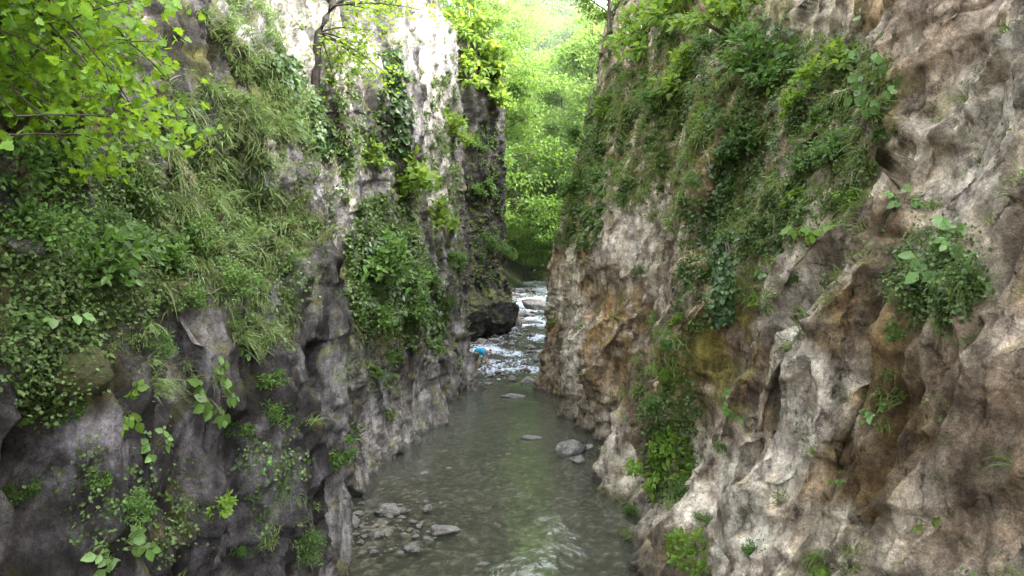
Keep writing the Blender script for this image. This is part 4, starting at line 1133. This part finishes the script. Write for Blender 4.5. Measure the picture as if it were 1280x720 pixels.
# =================================================================== ROCKS
def rock_mesh(name, seed):
    import bmesh
    bm = bmesh.new(); bmesh.ops.create_icosphere(bm, subdivisions=4, radius=1)
    P = A([v.co[:] for v in bm.verts]); fs = A([[v.index for v in f.verts] for f in bm.faces]); bm.free()
    r = np.random.default_rng(seed)
    # cut by random planes: blocky, rounded edges
    for k in range(11):
        n = norm(r.normal(size=3)); d = .55 + .3 * r.random()
        t = P @ n - d; P = P - np.clip(t, 0, None)[:, None] * n * .92
    P = P + norm(P) * (.10 * fbm(P * 1.3 + seed, 4, seed) + .03 * fbm(P * 6, 2, seed + 3))[:, None]
    n1 = fbm(P * 2 + seed, 4, seed + 1)
    c = mixc(A([.085, .08, .07]), A([.25, .24, .22]), smooth01(n1 + .5 * P[:, 2], -.35, .4))
    c = mixc(c, A([.06, .055, .048]), .8 * smooth01(-P[:, 2], .0, .35))     # wet foot
    return mesh_np(name, P, [fs], True, None, {'col': c})
RM = [rock_mesh('rock%d' % k, 70 + k) for k in range(7)]
for m in RM: m.materials.append(M_stone)
def rock(px, py, wpx, label, group=None, cat='rock', name='rock', ar=(1, .8, .5), y=None, k=None, sink=.35, rot=None, tilt=(0, 0)):
    # px,py: where it meets the water; find the point of the stream surface there
    d = pix_dir(px, py); Y = 10.
    for it in range(40):
        z = float(RIVZ(Y)) ; t = (z - CAMZ) / d.z if d.z < 0 else 50; Y = .5 * Y + .5 * min(90, t * d.y)
    t = (float(RIVZ(Y)) - CAMZ) / d.z
    p = Vector(CAM) + d * t
    s = wpx * p.y / F / 2
    o = link(name, RM[random.randrange(7) if k is None else k])
    o.location = (p.x, p.y + s * .3, p.z + s * ar[2] * (1 - 2 * sink) * .5)
    o.rotation_euler = (tilt[0], tilt[1], random.random() * 6.28 if rot is None else rot)
    o.scale = (s * ar[0], s * ar[1], s * ar[2])
    tag(o, label, cat, group); return o
rock(718, 565, 44, 'grey flat-topped boulder at the foot of the brown cliff', name='boulder', cat='boulder', ar=(1.1, .9, .55), rot=.1)
rock(736, 561, 18, 'small pale rock just behind the grey boulder', ar=(1, .8, .6))
rock(722, 577, 30, 'low flat rock in the water in front of the grey boulder', ar=(1, .7, .3))
rock(664, 549, 30, 'lone flat stone in mid stream', ar=(1, .6, .22), rot=.1)
rock(640, 497, 36, 'low dark slab at the foot of the rapids', ar=(1, .5, .2), rot=0)
rock(553, 668, 48, 'long flat stone lying in the shallows near the gravel bar', ar=(1, .5, .32), rot=-.1)
rock(482, 643, 40, 'dark blocky rock at the edge of the gravel bar', ar=(1, .75, .5), rot=.2)
rock(428, 640, 40, 'tall pale rock leaning on the near buttress', name='boulder', cat='boulder', ar=(.75, .7, 1.1), rot=.5)
rock(436, 658, 34, 'rounded pale boulder in front of the tall pale rock', ar=(1, .8, .75))
rock(472, 672, 20, 'round stone alone on the gravel bar', ar=(1, .9, .75))
rock(512, 687, 24, 'dark squarish stone at the lower edge of the gravel bar', ar=(1, .8, .55))
rock(505, 640, 16, 'white-topped stone right of the dark blocky rock', ar=(1, .8, .6))
rock(445, 655, 20, 'small stone against the rounded pale boulder', ar=(1, .8, .7))
rock(603, 706, 20, 'pale stone just under the water near the picture bottom', ar=(1, .6, .2), sink=.5)
rock(676, 388, 60, 'huge slanting slab lying in the upper rapids', name='boulder', cat='boulder', ar=(1, .4, .42), rot=-.3, tilt=(0, .55), k=2)
rock(655, 396, 30, 'dark rock at the lower end of the slanting slab', ar=(1, .6, .5))
rock(644, 408, 24, 'pale rounded rock at the foot of the dark tower', ar=(.8, .8, 1.4))
rock(660, 404, 40, 'dark low rock across the upper rapids', ar=(1, .4, .22), rot=0)
rock(662, 435, 18, 'dark rock in the middle of the rapids', ar=(1, .7, .4))
rock(640, 475, 14, 'dark block in the white water of the lower rapids', ar=(1, .8, .8))
rock(671, 448, 16, 'dark rock near the smooth tower in the rapids', ar=(1, .8, .7))
rock(660, 478, 24, 'grey rock on the smooth tower side of the lower rapids', ar=(1, .8, .6))
rock(657, 464, 18, 'dark rounded rock above the grey one in the lower rapids', ar=(1, .8, .6))
rock(617, 428, 26, 'pale flat rock by the far bank above the person', ar=(1, .6, .4))
rock(604, 430, 22, 'dark rock against the far bank above the person', ar=(1, .8, .7))
rock(612, 470, 12, 'low dark rock just below the person', ar=(1, .7, .4))
rng2 = random.Random(3)
for k in range(150):
    px = 425 + 125 * rng2.random() ** 1.3; py = 628 + 66 * rng2.random()
    if px > 505 and py > 690: continue
    rock(px, py, 3.5 + 13 * rng2.random() ** 2.5, 'small grey stone on the gravel bar beside the near dark buttress', 'small stones on the gravel bar', ar=(1, .8, rng2.uniform(.25, .55)), sink=.42)
for k in range(7):
    px = 530 + 150 * rng2.random(); py = 560 + 150 * rng2.random()
    rock(px, py, rng2.uniform(8, 20), 'low wet stone breaking the surface of the shallow stream', 'wet stones in the shallows', ar=(1, .6, .16), sink=.5)
for k in range(64):
    py = 362 + 122 * rng2.random(); f = (py - 362) / 122
    px = 655 + (rng2.random() - .5) * (40 + 50 * f) - 18 * f
    rock(px, py, rng2.uniform(6, 15), 'dark wet stone in the white rapids', 'dark stones in the rapids', ar=(1, .7, rng2.uniform(.3, .6)))
# moss cushions on the near ledge
for px, py, r_, lb in [(28, 345, 55, 'big dark moss-covered boulder on the near ledge at the picture edge'), (70, 470, 45, 'rounded mossy hump under the pale-leaved plant')]:
    h = surf(px, py, 0)
    if h:
        s = r_ * h[3] / F
        P_ = A([v.co[:] for v in RM[3].vertices]); P_ = norm(P_) * (.8 + .25 * fbm(P_ * 1.1 + r_, 4, 900) + .07 * fbm(P_ * 5 + r_, 3, 901) + .03 * fbm(P_ * 16, 2, 902))[:, None]
        me_ = RM[3].copy(); me_.vertices.foreach_set('co', P_.ravel().astype(np.float32)); me_.materials.clear(); me_.materials.append(M_moss); me_.update()
        o = link('mossy_boulder', me_)
        o.location = h[0] - h[1] * s * .5; o.scale = (s, s, s * .8); o.rotation_euler = (.3, .2, 1); tag(o, lb, 'boulder')
h = surf(22, 306, 0)
if h:
    s = 22 * h[3] / F
    o = link('rock', RM[1]); o.location = h[0] + h[1] * .05; o.scale = (s, s * .8, s * .5); o.rotation_euler = (.2, .4, .3); tag(o, 'pale bare stone resting on the moss-covered boulder', 'rock')

# =================================================================== PERSON (bending towards the water)
def skin_body(name, J, E, mat, parent, sub=2):
    me = bpy.data.meshes.new(name)
    me.from_pydata([j[:3] for j in J], E, []); o = link(name, me, mat, parent)
    sk = o.modifiers.new('skin', 'SKIN'); sk.use_smooth_shade = True
    for i, j in enumerate(J):
        r = j[3]; me.skin_vertices[0].data[i].radius = (r, r) if not isinstance(r, tuple) else r
    me.skin_vertices[0].data[0].use_root = True
    ss = o.modifiers.new('sub', 'SUBSURF'); ss.levels = sub; ss.render_levels = sub
    return o
def person():
    M_skin = plain_material('skin', (.42, .25, .17), (.5, .31, .22), 20, .55, .002)
    M_shirt = plain_material('turquoise_shirt', (.005, .2, .36), (.012, .32, .5), 9, .8, .01)
    M_short = plain_material('dark_shorts', (.012, .014, .022), (.03, .033, .045), 9, .85, .01)
    M_hair = plain_material('dark_hair', (.008, .006, .005), (.025, .018, .014), 30, .6, .01)
    x, y = -1.7, 31.9
    root = empty('person', (x, y, float(RIVZ(y)) + .02))
    # bent forward, facing +x: pelvis, spine, chest, neck, head; legs down, arms reaching down
    J = [(0, 0, .84, .15), (.2, 0, .95, .135), (.42, 0, .97, .15), (.55, 0, .95, .07), (.64, 0, .93, .085), (.73, 0, .9, .095), (.8, 0, .85, .06)]
    E = [(0, 1), (1, 2), (2, 3), (3, 4), (4, 5), (5, 6)]
    def add(p, par): J.append(p); E.append((par, len(J) - 1)); return len(J) - 1
    for s in (-1, 1):
        a = add((.02, s * .1, .78, .105), 0); a = add((.1 + .06 * s, s * .13, .44, .07), a); a = add((.02 + .1 * s, s * .14, .26, .058), a); a = add((-.02 + .12 * s, s * .14, .07, .04), a); a = add((.1 + .12 * s, s * .15, .03, .04), a); add((.19 + .12 * s, s * .16, .025, .028), a)
        b = add((.42, s * .2, .9, .062), 2); b = add((.46, s * .26, .64, .045), b); b = add((.6, s * .2, .44, .032), b); b = add((.63, s * .19, .385, .034), b)
        for q, (dx, dy, L) in enumerate([(-.025, .0, .075), (-.01, .012, .085), (.008, .012, .08), (.024, .005, .065)]):
            m_ = add((.65 + dx, s * (.19 + dy), .345, .0095), b); add((.655 + dx * 1.3, s * (.185 + dy), .345 - L * .8, .0075), m_)
        m_ = add((.62, s * .155, .36, .011), b); add((.64, s * .14, .32, .009), m_)
    link  # body
    skin_body('body', J, E, M_skin, root)
    # shirt: sleeve and trunk shell
    J2 = [(-.03, 0, .86, .175), (.2, 0, .965, .165), (.42, 0, .985, .175), (.5, 0, .965, .11)]; E2 = [(0, 1), (1, 2), (2, 3)]
    for s in (-1, 1):
        J2.append((.42, s * .21, .9, .09)); E2.append((2, len(J2) - 1)); J2.append((.445, s * .25, .74, .075)); E2.append((len(J2) - 2, len(J2) - 1))
    skin_body('shirt', J2, E2, M_shirt, root)
    J3 = [(-.02, 0, .82, .165)]; E3 = []
    for s in (-1, 1):
        J3.append((.03, s * .11, .74, .125)); E3.append((0, len(J3) - 1)); J3.append((.09 + .05 * s, s * .13, .5, .095)); E3.append((len(J3) - 2, len(J3) - 1))
    skin_body('shorts', J3, E3, M_short, root)
    J4 = [(.62, 0, .975, .07), (.7, 0, .98, .085), (.78, 0, .945, .06), (.63, 0, .92, .07)]
    skin_body('hair', J4, [(0, 1), (1, 2), (0, 3)], M_hair, root)
    # face details
    for s in (-1, 1):
        e = tube([(.785, s * .035, .86), (.8, s * .035, .85)], [.012, .008], 6); link('eye', mesh_np('eye', e[0], e[1]), M_hair, root)
    e = tube([(.79, 0, .845), (.825, 0, .825)], [.016, .012], 6); link('nose', mesh_np('nose', e[0], e[1]), M_skin, root)
    tag(root, 'person in a turquoise shirt bending forward at the edge of the rapids', 'person')
person()

# =================================================================== LIGHT, SKY, CAMERA
S = Vector((.72, -.20, .74)).normalized()
w = bpy.data.worlds.new('World'); scene.world = w; w.use_nodes = True
nt = w.node_tree; nt.nodes.clear()
bg = nt.nodes.new('ShaderNodeBackground'); ow = nt.nodes.new('ShaderNodeOutputWorld'); sky = nt.nodes.new('ShaderNodeTexSky')
sky.sky_type = 'NISHITA'; sky.sun_disc = False
sky.sun_elevation = math.asin(S.z); sky.sun_rotation = math.atan2(S.x, S.y)
sky.dust_density = 4.; sky.air_density = 1.; sky.ozone_density = .6
hs = nt.nodes.new('ShaderNodeHueSaturation'); hs.inputs['Saturation'].default_value = .28
nt.links.new(sky.outputs[0], hs.inputs['Color']); nt.links.new(hs.outputs[0], bg.inputs[0]); nt.links.new(bg.outputs[0], ow.inputs[0])
bg.inputs[1].default_value = 2.0
sl = bpy.data.lights.new('Sun', 'SUN'); sl.energy = 8.; sl.angle = math.radians(.5); sl.color = (1, .95, .86)
so = bpy.data.objects.new('sun', sl); COL.objects.link(so); so.rotation_euler = (-S).to_track_quat('-Z', 'Y').to_euler()

cam = bpy.data.cameras.new('Camera'); co = bpy.data.objects.new('camera', cam); COL.objects.link(co)
cam.sensor_width = 36; cam.lens = 36 * F / 1280
co.location = CAM; co.rotation_euler = (math.pi / 2 - PIT, 0, 0)
cam.clip_end = 1500; cam.clip_start = .05
scene.camera = co
scene.view_settings.view_transform = 'Standard'; scene.view_settings.look = 'None'; scene.view_settings.exposure = 0
c = scene.cycles
c.use_denoising = True
try: c.denoiser = 'OPENIMAGEDENOISE'
except Exception: pass
c.max_bounces = 8; c.diffuse_bounces = 6; c.transparent_max_bounces = 12; c.caustics_reflective = False; c.caustics_refractive = False
c.sample_clamp_indirect = 6
# ---- haze hanging in the sunlit valley beyond the gorge
import bmesh
bm = bmesh.new(); bmesh.ops.create_cube(bm, size=1)
me = bpy.data.meshes.new('haze'); bm.to_mesh(me); bm.free()
m, nt_, ns_, ln_ = new_mat('valley_haze'); ov = ns_.new('ShaderNodeOutputMaterial'); vs = ns_.new('ShaderNodeVolumeScatter')
vs.inputs['Density'].default_value = .0009; vs.inputs['Anisotropy'].default_value = .2; vs.inputs['Color'].default_value = (.95, 1, .97, 1)
ln_.new(vs.outputs[0], ov.inputs['Volume'])
o = link('haze', me, m); o.location = (0, 190, 60); o.scale = (300, 260, 140); tag(o, 'thin bright haze in the valley beyond the gorge', None, None, 'structure')
